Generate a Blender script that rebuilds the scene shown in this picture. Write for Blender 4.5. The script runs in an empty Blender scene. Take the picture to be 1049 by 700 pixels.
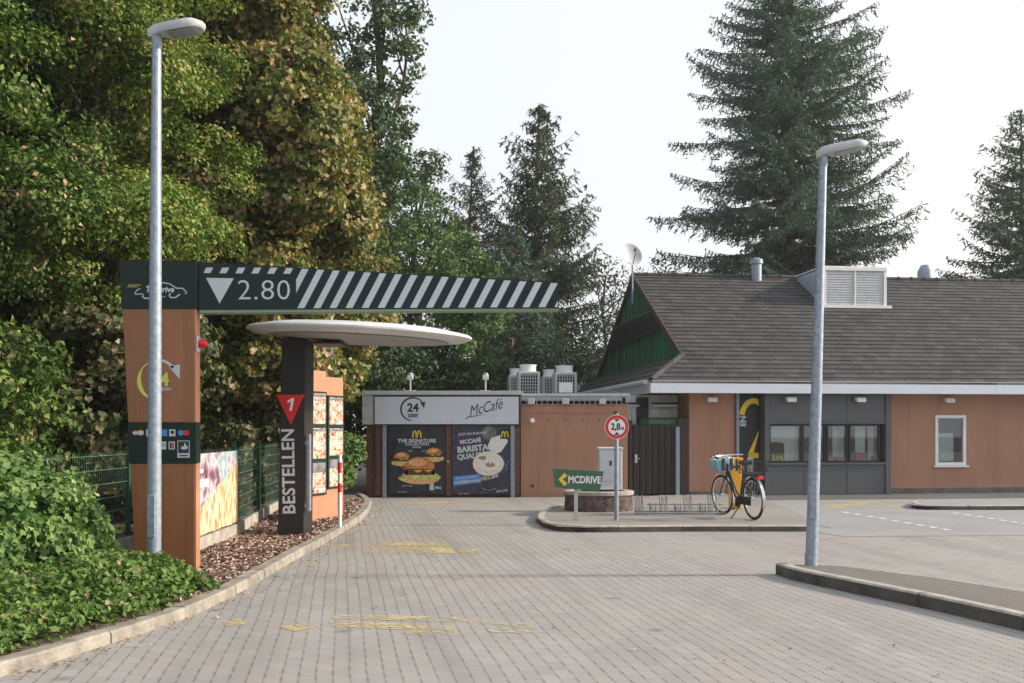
import bpy, math, random
import numpy as np
from mathutils import Matrix, Vector, Euler
random.seed(7)
rng = np.random.default_rng(11)
SC = bpy.context.scene
COL = SC.collection
R = math.radians

# ------------------------------------------------------------------ camera, sky, sun
CAMH, FPX, CX, HY = 1.65, 1020.0, 524.5, 438.0      # eye height, focal length in photo pixels, centre column, horizon row
cd = bpy.data.cameras.new('camera'); cam = bpy.data.objects.new('camera', cd); COL.objects.link(cam)
cam.location = (0, 0, CAMH); cam.rotation_euler = (R(90), 0, 0)
cd.sensor_width = 36; cd.lens = 36*FPX/1049; cd.shift_y = (HY-350)/1049
cd.clip_end = 2000; cd.clip_start = 0.05
SC.camera = cam
SUN_AZ, SUN_EL = 1.0, 24.0                          # degrees from +X towards +Y, elevation
W = bpy.data.worlds.new('World'); SC.world = W; W.use_nodes = True
nt = W.node_tree; nt.nodes.clear()
sky = nt.nodes.new('ShaderNodeTexSky'); sky.sky_type = 'NISHITA'; sky.sun_disc = False
sky.sun_elevation = R(SUN_EL); sky.sun_rotation = R(90-SUN_AZ)
sky.air_density = 1.0; sky.dust_density = 5.0; sky.ozone_density = 1.0
mx = nt.nodes.new('ShaderNodeMixRGB'); mx.inputs[0].default_value = 0.80
mx.inputs[2].default_value = (8.2, 8.35, 8.75, 1)     # bright even cloud veil
tcw = nt.nodes.new('ShaderNodeTexCoord'); dotn = nt.nodes.new('ShaderNodeVectorMath'); dotn.operation = 'DOT_PRODUCT'
dotn.inputs[1].default_value = (math.cos(R(25)), math.sin(R(25)), 0.0)
nt.links.new(tcw.outputs['Generated'], dotn.inputs[0])
rp = nt.nodes.new('ShaderNodeValToRGB'); rp.color_ramp.elements[0].position = .0; rp.color_ramp.elements[0].color = (.735, .775, .85, 1)
rp.color_ramp.elements[1].position = 1.0; rp.color_ramp.elements[1].color = (1, .93, .83, 1)
em = rp.color_ramp.elements.new(.62); em.color = (.86, .87, .885, 1)
nt.links.new(dotn.outputs['Value'], rp.inputs[0])
sc_ = nt.nodes.new('ShaderNodeVectorMath'); sc_.operation = 'SCALE'; sc_.inputs['Scale'].default_value = 9.9
cn = nt.nodes.new('ShaderNodeTexNoise'); cn.inputs['Scale'].default_value = 2.2; cn.inputs['Detail'].default_value = 5
cmap = nt.nodes.new('ShaderNodeMapRange'); cmap.inputs['To Min'].default_value = 9.0; cmap.inputs['To Max'].default_value = 10.1
nt.links.new(tcw.outputs['Generated'], cn.inputs['Vector']); nt.links.new(cn.outputs[0], cmap.inputs['Value']); nt.links.new(cmap.outputs[0], sc_.inputs['Scale'])
nt.links.new(rp.outputs[0], sc_.inputs[0]); nt.links.new(sc_.outputs[0], mx.inputs[2])
bg = nt.nodes.new('ShaderNodeBackground'); bg.inputs[1].default_value = 0.1
ow = nt.nodes.new('ShaderNodeOutputWorld')
nt.links.new(sky.outputs[0], mx.inputs[1]); nt.links.new(mx.outputs[0], bg.inputs[0]); nt.links.new(bg.outputs[0], ow.inputs[0])
sl = bpy.data.lights.new('sun', 'SUN'); sl.energy = 4.3; sl.angle = R(5.0); sl.color = (1.0, 0.89, 0.74)
so = bpy.data.objects.new('sun', sl); COL.objects.link(so)
sd = Vector((math.cos(R(SUN_AZ))*math.cos(R(SUN_EL)), math.sin(R(SUN_AZ))*math.cos(R(SUN_EL)), math.sin(R(SUN_EL))))
so.rotation_euler = sd.to_track_quat('Z', 'Y').to_euler()
SC.view_settings.view_transform = 'Standard'; SC.view_settings.look = 'None'
SC.view_settings.gamma = 1; SC.view_settings.use_curve_mapping = False
SC.view_settings.exposure = 0.54

# ------------------------------------------------------------------ measuring helpers
def G(px, py, h=0.0):                                # point of the level h seen at photo pixel
    z = (CAMH-h)*FPX/(py-HY); return ((px-CX)*z/FPX, z)
def X(px, d): return (px-CX)*d/FPX
def H(py, d): return CAMH+(HY-py)*d/FPX

# ------------------------------------------------------------------ materials
class T:
    def __init__(s, name):
        s.m = bpy.data.materials.new(name); s.m.use_nodes = True; s.t = s.m.node_tree
        s.p = s.t.nodes['Principled BSDF']; s.out = s.t.nodes['Material Output']
    def n(s, k, **kw):
        q = s.t.nodes.new(k)
        for a, b in kw.items(): setattr(q, a, b)
        return q
    def l(s, a, b): s.t.links.new(a, b)
    def put(s, sock, v):
        if hasattr(v, 'node'): s.l(v, sock)
        else: sock.default_value = v
    def ma(s, op, a, b=None, c=None, clamp=False):
        q = s.n('ShaderNodeMath', operation=op, use_clamp=clamp); s.put(q.inputs[0], a)
        if b is not None: s.put(q.inputs[1], b)
        if c is not None: s.put(q.inputs[2], c)
        return q.outputs[0]
    def co(s, kind='Object'): return s.n('ShaderNodeTexCoord').outputs[kind]
    def noise(s, vec, scale, detail=3, rough=.55):
        q = s.n('ShaderNodeTexNoise'); s.l(vec, q.inputs['Vector']); q.inputs['Scale'].default_value = scale
        q.inputs['Detail'].default_value = detail; q.inputs['Roughness'].default_value = rough; return q.outputs[0]
    def ramp(s, fac, stops, interp='LINEAR'):
        q = s.n('ShaderNodeValToRGB'); q.color_ramp.interpolation = interp; e = q.color_ramp.elements
        while len(e) < len(stops): e.new(0.5)
        for i, (p, c) in enumerate(stops): e[i].position = p; e[i].color = (*c, 1) if len(c) == 3 else c
        s.l(fac, q.inputs[0]); return q.outputs[0]
    def mix(s, f, a, b, mode='MIX'):
        q = s.n('ShaderNodeMixRGB', blend_type=mode); s.put(q.inputs[0], f)
        for i, v in ((1, a), (2, b)):
            if hasattr(v, 'node'): s.l(v, q.inputs[i])
            else: q.inputs[i].default_value = (*v, 1)
        return q.outputs[0]
    def bump(s, h, strength=.3, dist=.01):
        q = s.n('ShaderNodeBump'); q.inputs['Strength'].default_value = strength; q.inputs['Distance'].default_value = dist
        s.l(h, q.inputs['Height']); s.l(q.outputs[0], s.p.inputs['Normal'])
    def fin(s, col=None, rough=.6, metal=0, spec=.5):
        if col is not None:
            if hasattr(col, 'node'): s.l(col, s.p.inputs['Base Color'])
            else: s.p.inputs['Base Color'].default_value = (*col, 1)
        s.put(s.p.inputs['Roughness'], rough); s.p.inputs['Metallic'].default_value = metal
        s.p.inputs['Specular IOR Level'].default_value = spec
        return s.m

def mat(name, col, rough=.6, metal=0, var=.12, scale=6, bump=.1, bd=.004, spec=.5, fine=60):
    t = T(name); c = t.co(); n = t.noise(c, scale, 5); n2 = t.noise(c, fine, 3)
    k = t.ma('ADD', t.ma('MULTIPLY', n, .7), t.ma('MULTIPLY', n2, .3))
    a = tuple(max(0, x*(1-var*1.6)) for x in col); b = tuple(min(1, x*(1+var*1.6)) for x in col)
    cc = t.ramp(k, [(.3, a), (.7, b)])
    if bump: t.bump(n2, bump, bd)
    rr = t.ma('MULTIPLY_ADD', n, .25, rough-.12)
    return t.fin(cc, rr, metal, spec)

def leafmat(name, stops, trans=.3, rough=.5, spec=.22):
    t = T(name); a = t.n('ShaderNodeAttribute', attribute_name='rnd')
    c = t.ramp(a.outputs['Fac'], stops)
    t.fin(c, rough, 0, spec)
    tr = t.n('ShaderNodeBsdfTranslucent'); c2 = t.mix(1.0, c, (1.05, 1.35, .55), 'MULTIPLY'); t.l(c2, tr.inputs[0])
    ms = t.n('ShaderNodeMixShader'); ms.inputs[0].default_value = trans
    t.l(t.p.outputs[0], ms.inputs[1]); t.l(tr.outputs[0], ms.inputs[2]); t.l(ms.outputs[0], t.out.inputs[0]); return t.m

def glassmat(name, tint=(.9, .95, .95), refl=1.5):
    t = T(name); g = t.n('ShaderNodeBsdfGlossy'); g.inputs['Roughness'].default_value = .02; g.inputs[0].default_value = (.95, .97, 1, 1)
    tr = t.n('ShaderNodeBsdfTransparent'); tr.inputs[0].default_value = (*tint, 1)
    f = t.n('ShaderNodeFresnel'); f.inputs[0].default_value = refl+.25
    ms = t.n('ShaderNodeMixShader'); k = t.ma('MULTIPLY', f.outputs[0], 1.7, clamp=True)
    t.l(k, ms.inputs[0]); t.l(tr.outputs[0], ms.inputs[1]); t.l(g.outputs[0], ms.inputs[2]); t.l(ms.outputs[0], t.out.inputs[0]); return t.m

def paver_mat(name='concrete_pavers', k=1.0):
    t = T(name); c = t.co()
    mp = t.n('ShaderNodeMapping'); mp.inputs['Rotation'].default_value = (0, 0, -R(9.7)); t.l(c, mp.inputs[0])
    wob = t.n('ShaderNodeTexNoise'); t.l(mp.outputs[0], wob.inputs['Vector']); wob.inputs['Scale'].default_value = .35
    sx = t.n('ShaderNodeSeparateXYZ'); t.l(mp.outputs[0], sx.inputs[0])
    x = t.ma('ADD', sx.outputs[0], t.ma('MULTIPLY', wob.outputs[0], .10)); y = sx.outputs[1]
    tri = t.ma('PINGPONG', y, .025)                                   # zigzag flank of the interlocking stones
    xx = t.ma('ADD', x, t.ma('MULTIPLY', tri, .6))
    col = t.ma('DIVIDE', xx, .112)
    j = t.ma('ROUND', col)
    dj = t.ma('MULTIPLY', t.ma('ABSOLUTE', t.ma('SUBTRACT', col, j)), .112)
    ph = t.ma('FRACT', t.ma('ADD', t.ma('DIVIDE', y, .224), t.ma('MULTIPLY', j, .5)))
    dash = t.ma('LESS_THAN', ph, .52)
    wid = t.ma('MULTIPLY_ADD', dash, .0022, .0036)
    jm = t.ma('LESS_THAN', dj, wid)
    cell = t.ma('FLOOR', col)
    q = t.ma('ADD', t.ma('DIVIDE', y, .224), t.ma('MULTIPLY', cell, .5))
    fq = t.ma('FRACT', q); dq = t.ma('MINIMUM', fq, t.ma('SUBTRACT', 1, fq))
    cm = t.ma('LESS_THAN', dq, .014)
    joint = t.ma('MAXIMUM', t.ma('MULTIPLY', jm, t.ma('MULTIPLY_ADD', dash, .26, .55)), t.ma('MULTIPLY', cm, .35))
    cv = t.n('ShaderNodeCombineXYZ'); t.l(cell, cv.inputs[0]); t.l(t.ma('FLOOR', q), cv.inputs[1])
    wn = t.n('ShaderNodeTexWhiteNoise'); t.l(cv.outputs[0], wn.inputs[0])
    big = t.noise(c, .32, 4, .6); mid = t.noise(c, 2.2, 5, .7); fine = t.noise(c, 160, 3, .7)
    base = t.ramp(big, [(.32, (.250, .235, .232)), (.5, (.276, .270, .267)), (.68, (.322, .317, .303))])
    base = t.mix(t.ma('MULTIPLY', wn.outputs[0], .5), base, (.38, .37, .355))
    base = t.mix(t.ramp(mid, [(.38, (.35, .35, .35)), (.62, (0, 0, 0))]), base, (.27, .25, .23))
    base = t.mix(t.ma('MULTIPLY', fine, .35), base, (.34, .32, .30))
    st = t.noise(c, .9, 6, .75)
    base = t.mix(t.ramp(st, [(.62, (0, 0, 0)), (.74, (.45, .45, .45))]), base, (.16, .15, .14))
    trk = t.noise(mp.outputs[0], .55, 3, .5)
    mpt = t.n('ShaderNodeMapping'); mpt.inputs['Scale'].default_value = (1.5, .10, 1); t.l(mp.outputs[0], mpt.inputs[0]); lane = t.noise(mpt.outputs[0], 1.0, 4, .6)
    base = t.mix(t.ramp(lane, [(.48, (0, 0, 0)), (.66, (.40, .40, .40))]), base, (.185, .172, .165))
    base = t.mix(t.ramp(trk, [(.52, (0, 0, 0)), (.66, (.42, .42, .42))]), base, (.345, .285, .270))
    vo = t.n('ShaderNodeTexVoronoi'); t.l(c, vo.inputs['Vector']); vo.inputs['Scale'].default_value = 1.15
    oil = t.ma('ADD', vo.outputs[0], t.ma('MULTIPLY', fine, .10)); base = t.mix(t.ramp(oil, [(.07, (.6, .6, .6)), (.16, (0, 0, 0))]), base, (.11, .105, .10))
    jw = t.noise(c, 1.7, 4, .65); joint = t.ma('MULTIPLY', joint, t.ma('MULTIPLY_ADD', jw, 1.5, .18), clamp=True)
    moss = t.ramp(jw, [(.5, (.085, .08, .072)), (.68, (.075, .085, .04))])
    base = t.mix(joint, base, moss)
    hgt = t.ma('SUBTRACT', t.ma('MULTIPLY', fine, .15), joint); t.bump(hgt, .4, .005)
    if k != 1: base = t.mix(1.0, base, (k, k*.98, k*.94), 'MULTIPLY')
    return t.fin(base, .8, 0, .3)

def asphalt_mat(name, a, b):
    t = T(name); c = t.co(); f = t.noise(c, 180, 3, .7); g = t.noise(c, .7, 5, .65); v = t.n('ShaderNodeTexVoronoi'); t.l(c, v.inputs['Vector']); v.inputs['Scale'].default_value = 90
    base = t.ramp(g, [(.3, a), (.7, b)]); base = t.mix(t.ma('MULTIPLY', f, .6), base, tuple(x*.7 for x in a))
    base = t.mix(t.ma('LESS_THAN', v.outputs[0], .22), base, tuple(min(1, x*1.35) for x in b))
    t.bump(f, .4, .004); return t.fin(base, .85, 0, .25)

def roof_mat():
    t = T('concrete_roof_tiles'); c = t.co(); sx = t.n('ShaderNodeSeparateXYZ'); t.l(c, sx.inputs[0])
    row = t.ma('FLOOR', t.ma('DIVIDE', t.ma('SUBTRACT', sx.outputs[1], 1.29), .2248)); u = t.ma('DIVIDE', sx.outputs[0], .30)
    uu = t.ma('ADD', u, t.ma('MULTIPLY', row, .5)); fr = t.ma('FRACT', uu); d = t.ma('MINIMUM', fr, t.ma('SUBTRACT', 1, fr))
    jm = t.ma('LESS_THAN', d, .035)
    cv = t.n('ShaderNodeCombineXYZ'); t.l(t.ma('FLOOR', uu), cv.inputs[0]); t.l(row, cv.inputs[1])
    wn = t.n('ShaderNodeTexWhiteNoise'); t.l(cv.outputs[0], wn.inputs[0])
    big = t.noise(c, 1.2, 5, .7); fine = t.noise(c, 45, 4, .7)
    base = t.ramp(wn.outputs[0], [(0, (.032, .031, .034)), (.5, (.046, .044, .047)), (1, (.068, .065, .068))])
    base = t.mix(t.ramp(big, [(.4, (0, 0, 0)), (.7, (.5, .5, .5))]), base, (.075, .07, .066))
    base = t.mix(t.ramp(fine, [(.6, (0, 0, 0)), (.72, (.55, .55, .55))]), base, (.20, .19, .18))
    base = t.mix(t.ma('MULTIPLY', jm, .7), base, (.015, .015, .015))
    t.bump(t.ma('SUBTRACT', fine, jm), .5, .012); return t.fin(base, .85, 0, .3)

def boards_mat(name, a, b, pitch, axis=0, gap=.08, rough=.5, gapcol=(.005, .005, .005), grain=True):
    t = T(name); c = t.co(); sx = t.n('ShaderNodeSeparateXYZ'); t.l(c, sx.inputs[0])
    u = t.ma('DIVIDE', sx.outputs[axis], pitch); fr = t.ma('FRACT', u)
    wn = t.n('ShaderNodeTexWhiteNoise', noise_dimensions='1D'); t.l(t.ma('FLOOR', u), wn.inputs['W'])
    mp = t.n('ShaderNodeMapping'); mp.inputs['Scale'].default_value = (30, 30, 1.5); t.l(c, mp.inputs[0])
    g = t.noise(mp.outputs[0], 1, 5, .6)
    k = t.ma('ADD', t.ma('MULTIPLY', wn.outputs[0], .35), t.ma('MULTIPLY', g, .65))
    base = t.ramp(k, [(.25, a), (.75, b)])
    jm = t.ma('LESS_THAN', fr, gap); base = t.mix(jm, base, gapcol)
    t.bump(t.ma('SUBTRACT', t.ma('MULTIPLY', g, .1), jm), .5, .01); return t.fin(base, rough)

def plaster_mat(name, col):
    t = T(name); c = t.co(); g = t.noise(c, .8, 5, .6); f = t.noise(c, 140, 3, .7)
    mp = t.n('ShaderNodeMapping'); mp.inputs['Scale'].default_value = (3, 3, .35); t.l(c, mp.inputs[0]); s = t.noise(mp.outputs[0], 1.3, 5, .65)
    base = t.ramp(g, [(.3, tuple(x*.9 for x in col)), (.7, tuple(x*1.08 for x in col))])
    base = t.mix(t.ramp(s, [(.46, (0, 0, 0)), (.72, (.5, .5, .5))]), base, tuple(x*.66 for x in col))
    sx = t.n('ShaderNodeSeparateXYZ'); t.l(c, sx.inputs[0])
    low = t.ma('MULTIPLY', t.ma('SUBTRACT', .35, t.ma('ADD', sx.outputs[2], t.ma('MULTIPLY', g, .35)), clamp=True), 1.6, clamp=True)
    base = t.mix(low, base, (.16, .13, .11))                          # splash dirt along the foot of the wall
    t.bump(f, .35, .004); return t.fin(base, .85, 0, .25)

def worn_paint(name, col, thr=.5, sc=7):
    t = T(name); c = t.co(); mp = t.n('ShaderNodeMapping'); mp.inputs['Scale'].default_value = (1, 1.6, 1); t.l(c, mp.inputs[0])
    n = t.noise(mp.outputs[0], sc, 6, .75); n1 = t.noise(c, 1.4, 3)
    k = t.ramp(t.ma('ADD', t.ma('MULTIPLY', n, .7), t.ma('MULTIPLY', n1, .3)), [(thr-.05, (0, 0, 0)), (thr+.05, (.85, .85, .85))])
    t.fin(col, .7, 0, .3); tr = t.n('ShaderNodeBsdfTransparent'); ms = t.n('ShaderNodeMixShader')
    t.l(k, ms.inputs[0]); t.l(tr.outputs[0], ms.inputs[1]); t.l(t.p.outputs[0], ms.inputs[2]); t.l(ms.outputs[0], t.out.inputs[0]); return t.m

M = {}
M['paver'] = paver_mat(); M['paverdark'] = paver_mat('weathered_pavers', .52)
M['asphalt'] = asphalt_mat('old_asphalt', (.26, .26, .27), (.34, .34, .345))
M['gutter'] = asphalt_mat('dark_asphalt', (.12, .12, .12), (.17, .165, .16))
M['earth'] = mat('earth', (.09, .07, .05), .95, var=.4, scale=3, bump=.6, bd=.02)
M['bed'] = mat('bark_soil', (.20, .15, .12), .95, var=.35, scale=9, bump=.8, bd=.02)
M['kerb'] = mat('kerb_concrete', (.27, .245, .21), .85, var=.35, scale=5, bump=.5, bd=.006)
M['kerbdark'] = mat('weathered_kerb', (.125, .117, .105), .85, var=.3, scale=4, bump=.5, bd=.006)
M['kerbface'] = mat('shaded_kerb_face', (.085, .078, .066), .9, var=.4, scale=4, bump=.6, bd=.008); M['kerbtop'] = mat('lit_kerb_top', (.36, .335, .295), .85, var=.25, scale=6, bump=.4)  # shade painted into the kerb sides, light into the paler tops
M['sand'] = asphalt_mat('island_paving', (.24, .225, .205), (.31, .295, .27))
M['stone'] = mat('dark_reddish_stone', (.12, .085, .075), .9, var=.6, scale=9, bump=.9, bd=.02); M['concrete'] = mat('rough_concrete', (.36, .33, .29), .9, var=.25, scale=5, bump=.7, bd=.01)
M['plaster'] = plaster_mat('terracotta_plaster', (.40, .222, .150))
M['roof'] = roof_mat()
M['fascia'] = mat('fascia_sheet', (.60, .64, .71), .45, var=.04, scale=1.2, bump=.03)
M['soffit'] = mat('soffit_board', (.42, .44, .45), .6, var=.08)
M['kiosk'] = mat('grey_kiosk_panel', (.085, .09, .098), .45, var=.06, scale=1.5, bump=.05)
M['white'] = mat('white_paint', (.78, .78, .77), .45, var=.05)
M['offwhite'] = mat('aged_white_metal', (.46, .48, .49), .5, var=.1)
M['galv'] = mat('galvanised_steel', (.26, .31, .37), .5, .3, var=.2, scale=18, bump=.08)
M['steel'] = mat('brushed_steel', (.5, .52, .54), .35, .8, var=.1)
M['rack'] = mat('dull_rack_steel', (.22, .23, .24), .6, .2, var=.2); M['zinc'] = mat('zinc_sheet', (.36, .42, .50), .4, .3, var=.12, scale=2)
M['greenboard'] = boards_mat('green_boards', (.018, .12, .060), (.035, .20, .098), .14, 1, .10)
M['fencedark'] = boards_mat('dark_brown_boards', (.012, .008, .007), (.030, .019, .016), .16, 0, .16)
M['darkwood'] = mat('dark_brown_wood', (.045, .022, .016), .6, var=.3)
M['brownwood'] = mat('red_brown_wood', (.11, .045, .028), .6, var=.3)
M['black'] = mat('black_paint', (.012, .012, .013), .5, var=.2)
M['louvre'] = mat('dark_louvre', (.010, .010, .010), .6, var=.2)
M['anthracite'] = mat('anthracite_sheet', (.022, .022, .023), .5, var=.12, scale=3, spec=.3)
M['signgreen'] = mat('dark_green_sheet', (.006, .022, .017), .5, var=.12, scale=2, bump=.02, spec=.3)
M['midgreen'] = mat('green_sign_sheet', (.035, .125, .065), .4, var=.1, scale=3)
M['letter'] = mat('pale_grey_film', (.55, .58, .62), .5, var=.05)
M['black_ink'] = mat('black_film', (.02, .02, .025), .5, var=.1)
M['yellow'] = mat('yellow_film', (.80, .55, .03), .5, var=.06)
M['lime'] = mat('lime_film', (.62, .62, .10), .5, var=.06)
M['red'] = mat('red_enamel', (.62, .015, .02), .35, var=.08)
M['wood'] = boards_mat('orange_wood_laminate', (.25, .100, .042), (.36, .148, .066), .21, 0, .006, .45, (.2, .07, .03))
M['orange'] = mat('orange_laminate', (.46, .215, .125), .5, var=.08, scale=3)
M['paleg'] = mat('pale_green_edge', (.22, .32, .22), .5, var=.1)
M['sign24'] = mat('pale_sign_sheet', (.56, .60, .68), .4, var=.04, scale=1.5, bump=.02)
M['navy'] = mat('dark_poster_ground', (.018, .022, .035), .35, var=.6, scale=5, bump=0)
M['navy2'] = mat('dark_slate_poster_ground', (.035, .035, .065), .35, var=.6, scale=9, bump=0)
M['blue'] = mat('bright_blue_ink', (.06, .24, .62), .5, var=.1)
M['bun'] = mat('bun_print', (.55, .20, .055), .5, var=.35, scale=14, bump=0, fine=30)
M['bunlight'] = mat('bun_highlight_print', (.78, .42, .18), .5, var=.25, scale=16, bump=0)
M['patty'] = mat('patty_print', (.10, .032, .02), .5, var=.6, scale=28, bump=0)
M['cheese'] = mat('cheese_print', (.80, .42, .06), .5, var=.2, bump=0)
M['salad'] = mat('salad_print', (.55, .55, .16), .5, var=.5, scale=25, bump=0)
M['tomato'] = mat('tomato_print', (.45, .06, .04), .5, var=.3, bump=0)
M['cream'] = mat('cream_print', (.74, .72, .68), .5, var=.12, scale=14, bump=0)
M['coffee'] = mat('coffee_print', (.33, .22, .12), .5, var=.3, scale=20, bump=0)
M['cup'] = mat('cup_print', (.035, .03, .03), .5, var=.3, bump=0)
M['smoke'] = mat('grey_blur_print', (.16, .16, .17), .5, var=.6, scale=5, bump=0)
M['mesh'] = mat('green_fence_wire', (.09, .16, .12), .5, var=.1)
M['meshgreen'] = mat('green_fence_post', (.012, .09, .045), .45, var=.1)
M['rubber'] = mat('black_rubber', (.015, .015, .015), .8, var=.2)
M['bikeblack'] = mat('black_bicycle_paint', (.015, .015, .018), .3, var=.1)
M['chrome'] = mat('bright_metal', (.65, .66, .68), .25, .9, var=.05)
M['bag'] = mat('teal_cloth', (.24, .46, .52), .8, var=.2)
M['bagdark'] = mat('dark_blue_strap', (.02, .03, .06), .8, var=.2)
M['postyellow'] = mat('yellow_enamel', (.80, .36, .01), .35, var=.05)
M['pink'] = mat('pink_plastic', (.6, .12, .15), .5)
M['card'] = mat('brown_card', (.45, .26, .13), .7)
M['interior'] = mat('interior_wall', (.30, .33, .33), .7, var=.08)
M['blind'] = mat('window_blind', (.74, .80, .78), .7, var=.05)
M['glass'] = glassmat('window_glass')
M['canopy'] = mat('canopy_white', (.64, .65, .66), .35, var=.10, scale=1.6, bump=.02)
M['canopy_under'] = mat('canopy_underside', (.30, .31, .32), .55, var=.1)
M['bark'] = mat('tree_bark', (.11, .085, .065), .9, var=.4, scale=8, bump=.9, bd=.03)
M['barkgrey'] = mat('conifer_bark', (.14, .11, .085), .9, var=.4, scale=8, bump=.9, bd=.03)
M['chips'] = leafmat('bark_chips', [(0, (.16, .10, .08)), (.4, (.36, .24, .19)), (.8, (.52, .39, .33)), (1, (.68, .58, .51))], .0, .9)
M['dry'] = leafmat('dry_leaves', [(0, (.16, .10, .05)), (.5, (.32, .22, .11)), (1, (.48, .38, .20))], .1, .8)
M['yellowpaint'] = worn_paint('worn_yellow_paint', (.60, .48, .22), .51, 11)
M['yellowfaint'] = worn_paint('faint_yellow_paint', (.56, .47, .25), .52, 11)
M['whitepaint'] = worn_paint('worn_white_paint', (.75, .75, .75), .40)
LF = {
 'oak':   [(0, (.012, .028, .007)), (.35, (.048, .092, .018)), (.66, (.105, .180, .040)), (.86, (.20, .26, .07)), (.94, (.32, .24, .11)), (1, (.48, .30, .18))],
 'lime':  [(0, (.026, .062, .011)), (.4, (.085, .155, .026)), (.70, (.17, .245, .05)), (.84, (.27, .27, .08)), (.92, (.34, .21, .11)), (1, (.44, .28, .17))],
 'vine':  [(0, (.032, .050, .017)), (.26, (.09, .125, .034)), (.48, (.17, .19, .052)), (.64, (.28, .235, .075)), (.80, (.33, .185, .095)), (1, (.50, .41, .30))],
 'ivy':   [(0, (.014, .028, .010)), (.38, (.060, .085, .030)), (.66, (.15, .155, .07)), (.85, (.27, .20, .12)), (1, (.44, .38, .28))],
 'grey':  [(0, (.035, .065, .030)), (.5, (.075, .12, .060)), (1, (.14, .19, .10))],
 'mid':   [(0, (.04, .08, .028)), (.5, (.095, .165, .058)), (1, (.19, .26, .10))],
 'dark':  [(0, (.012, .028, .013)), (.5, (.034, .066, .028)), (1, (.085, .125, .055))],
 'spruce':[(0, (.030, .046, .034)), (.5, (.058, .078, .056)), (1, (.115, .128, .090))],
 'fir':   [(0, (.036, .064, .052)), (.5, (.066, .108, .084)), (1, (.12, .17, .135))],
 'ground':[(0, (.030, .075, .014)), (.5, (.095, .17, .036)), (.86, (.20, .28, .075)), (.94, (.28, .22, .11)), (1, (.36, .27, .16))],
 'bush':  [(0, (.035, .08, .020)), (.5, (.11, .20, .055)), (.9, (.23, .32, .11)), (1, (.34, .36, .18))],
 'sparse':[(0, (.05, .065, .035)), (.5, (.11, .115, .06)), (1, (.28, .20, .14))],
}
LF['lime'] = [(0, (.034, .070, .013)), (.4, (.115, .185, .032)), (.70, (.22, .29, .06)), (.84, (.32, .28, .09)), (.93, (.33, .21, .11)), (1, (.44, .28, .17))]
LM = {k: leafmat('foliage_'+k, v, .22 if k not in ('dark',) else .15) for k, v in LF.items()}

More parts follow.
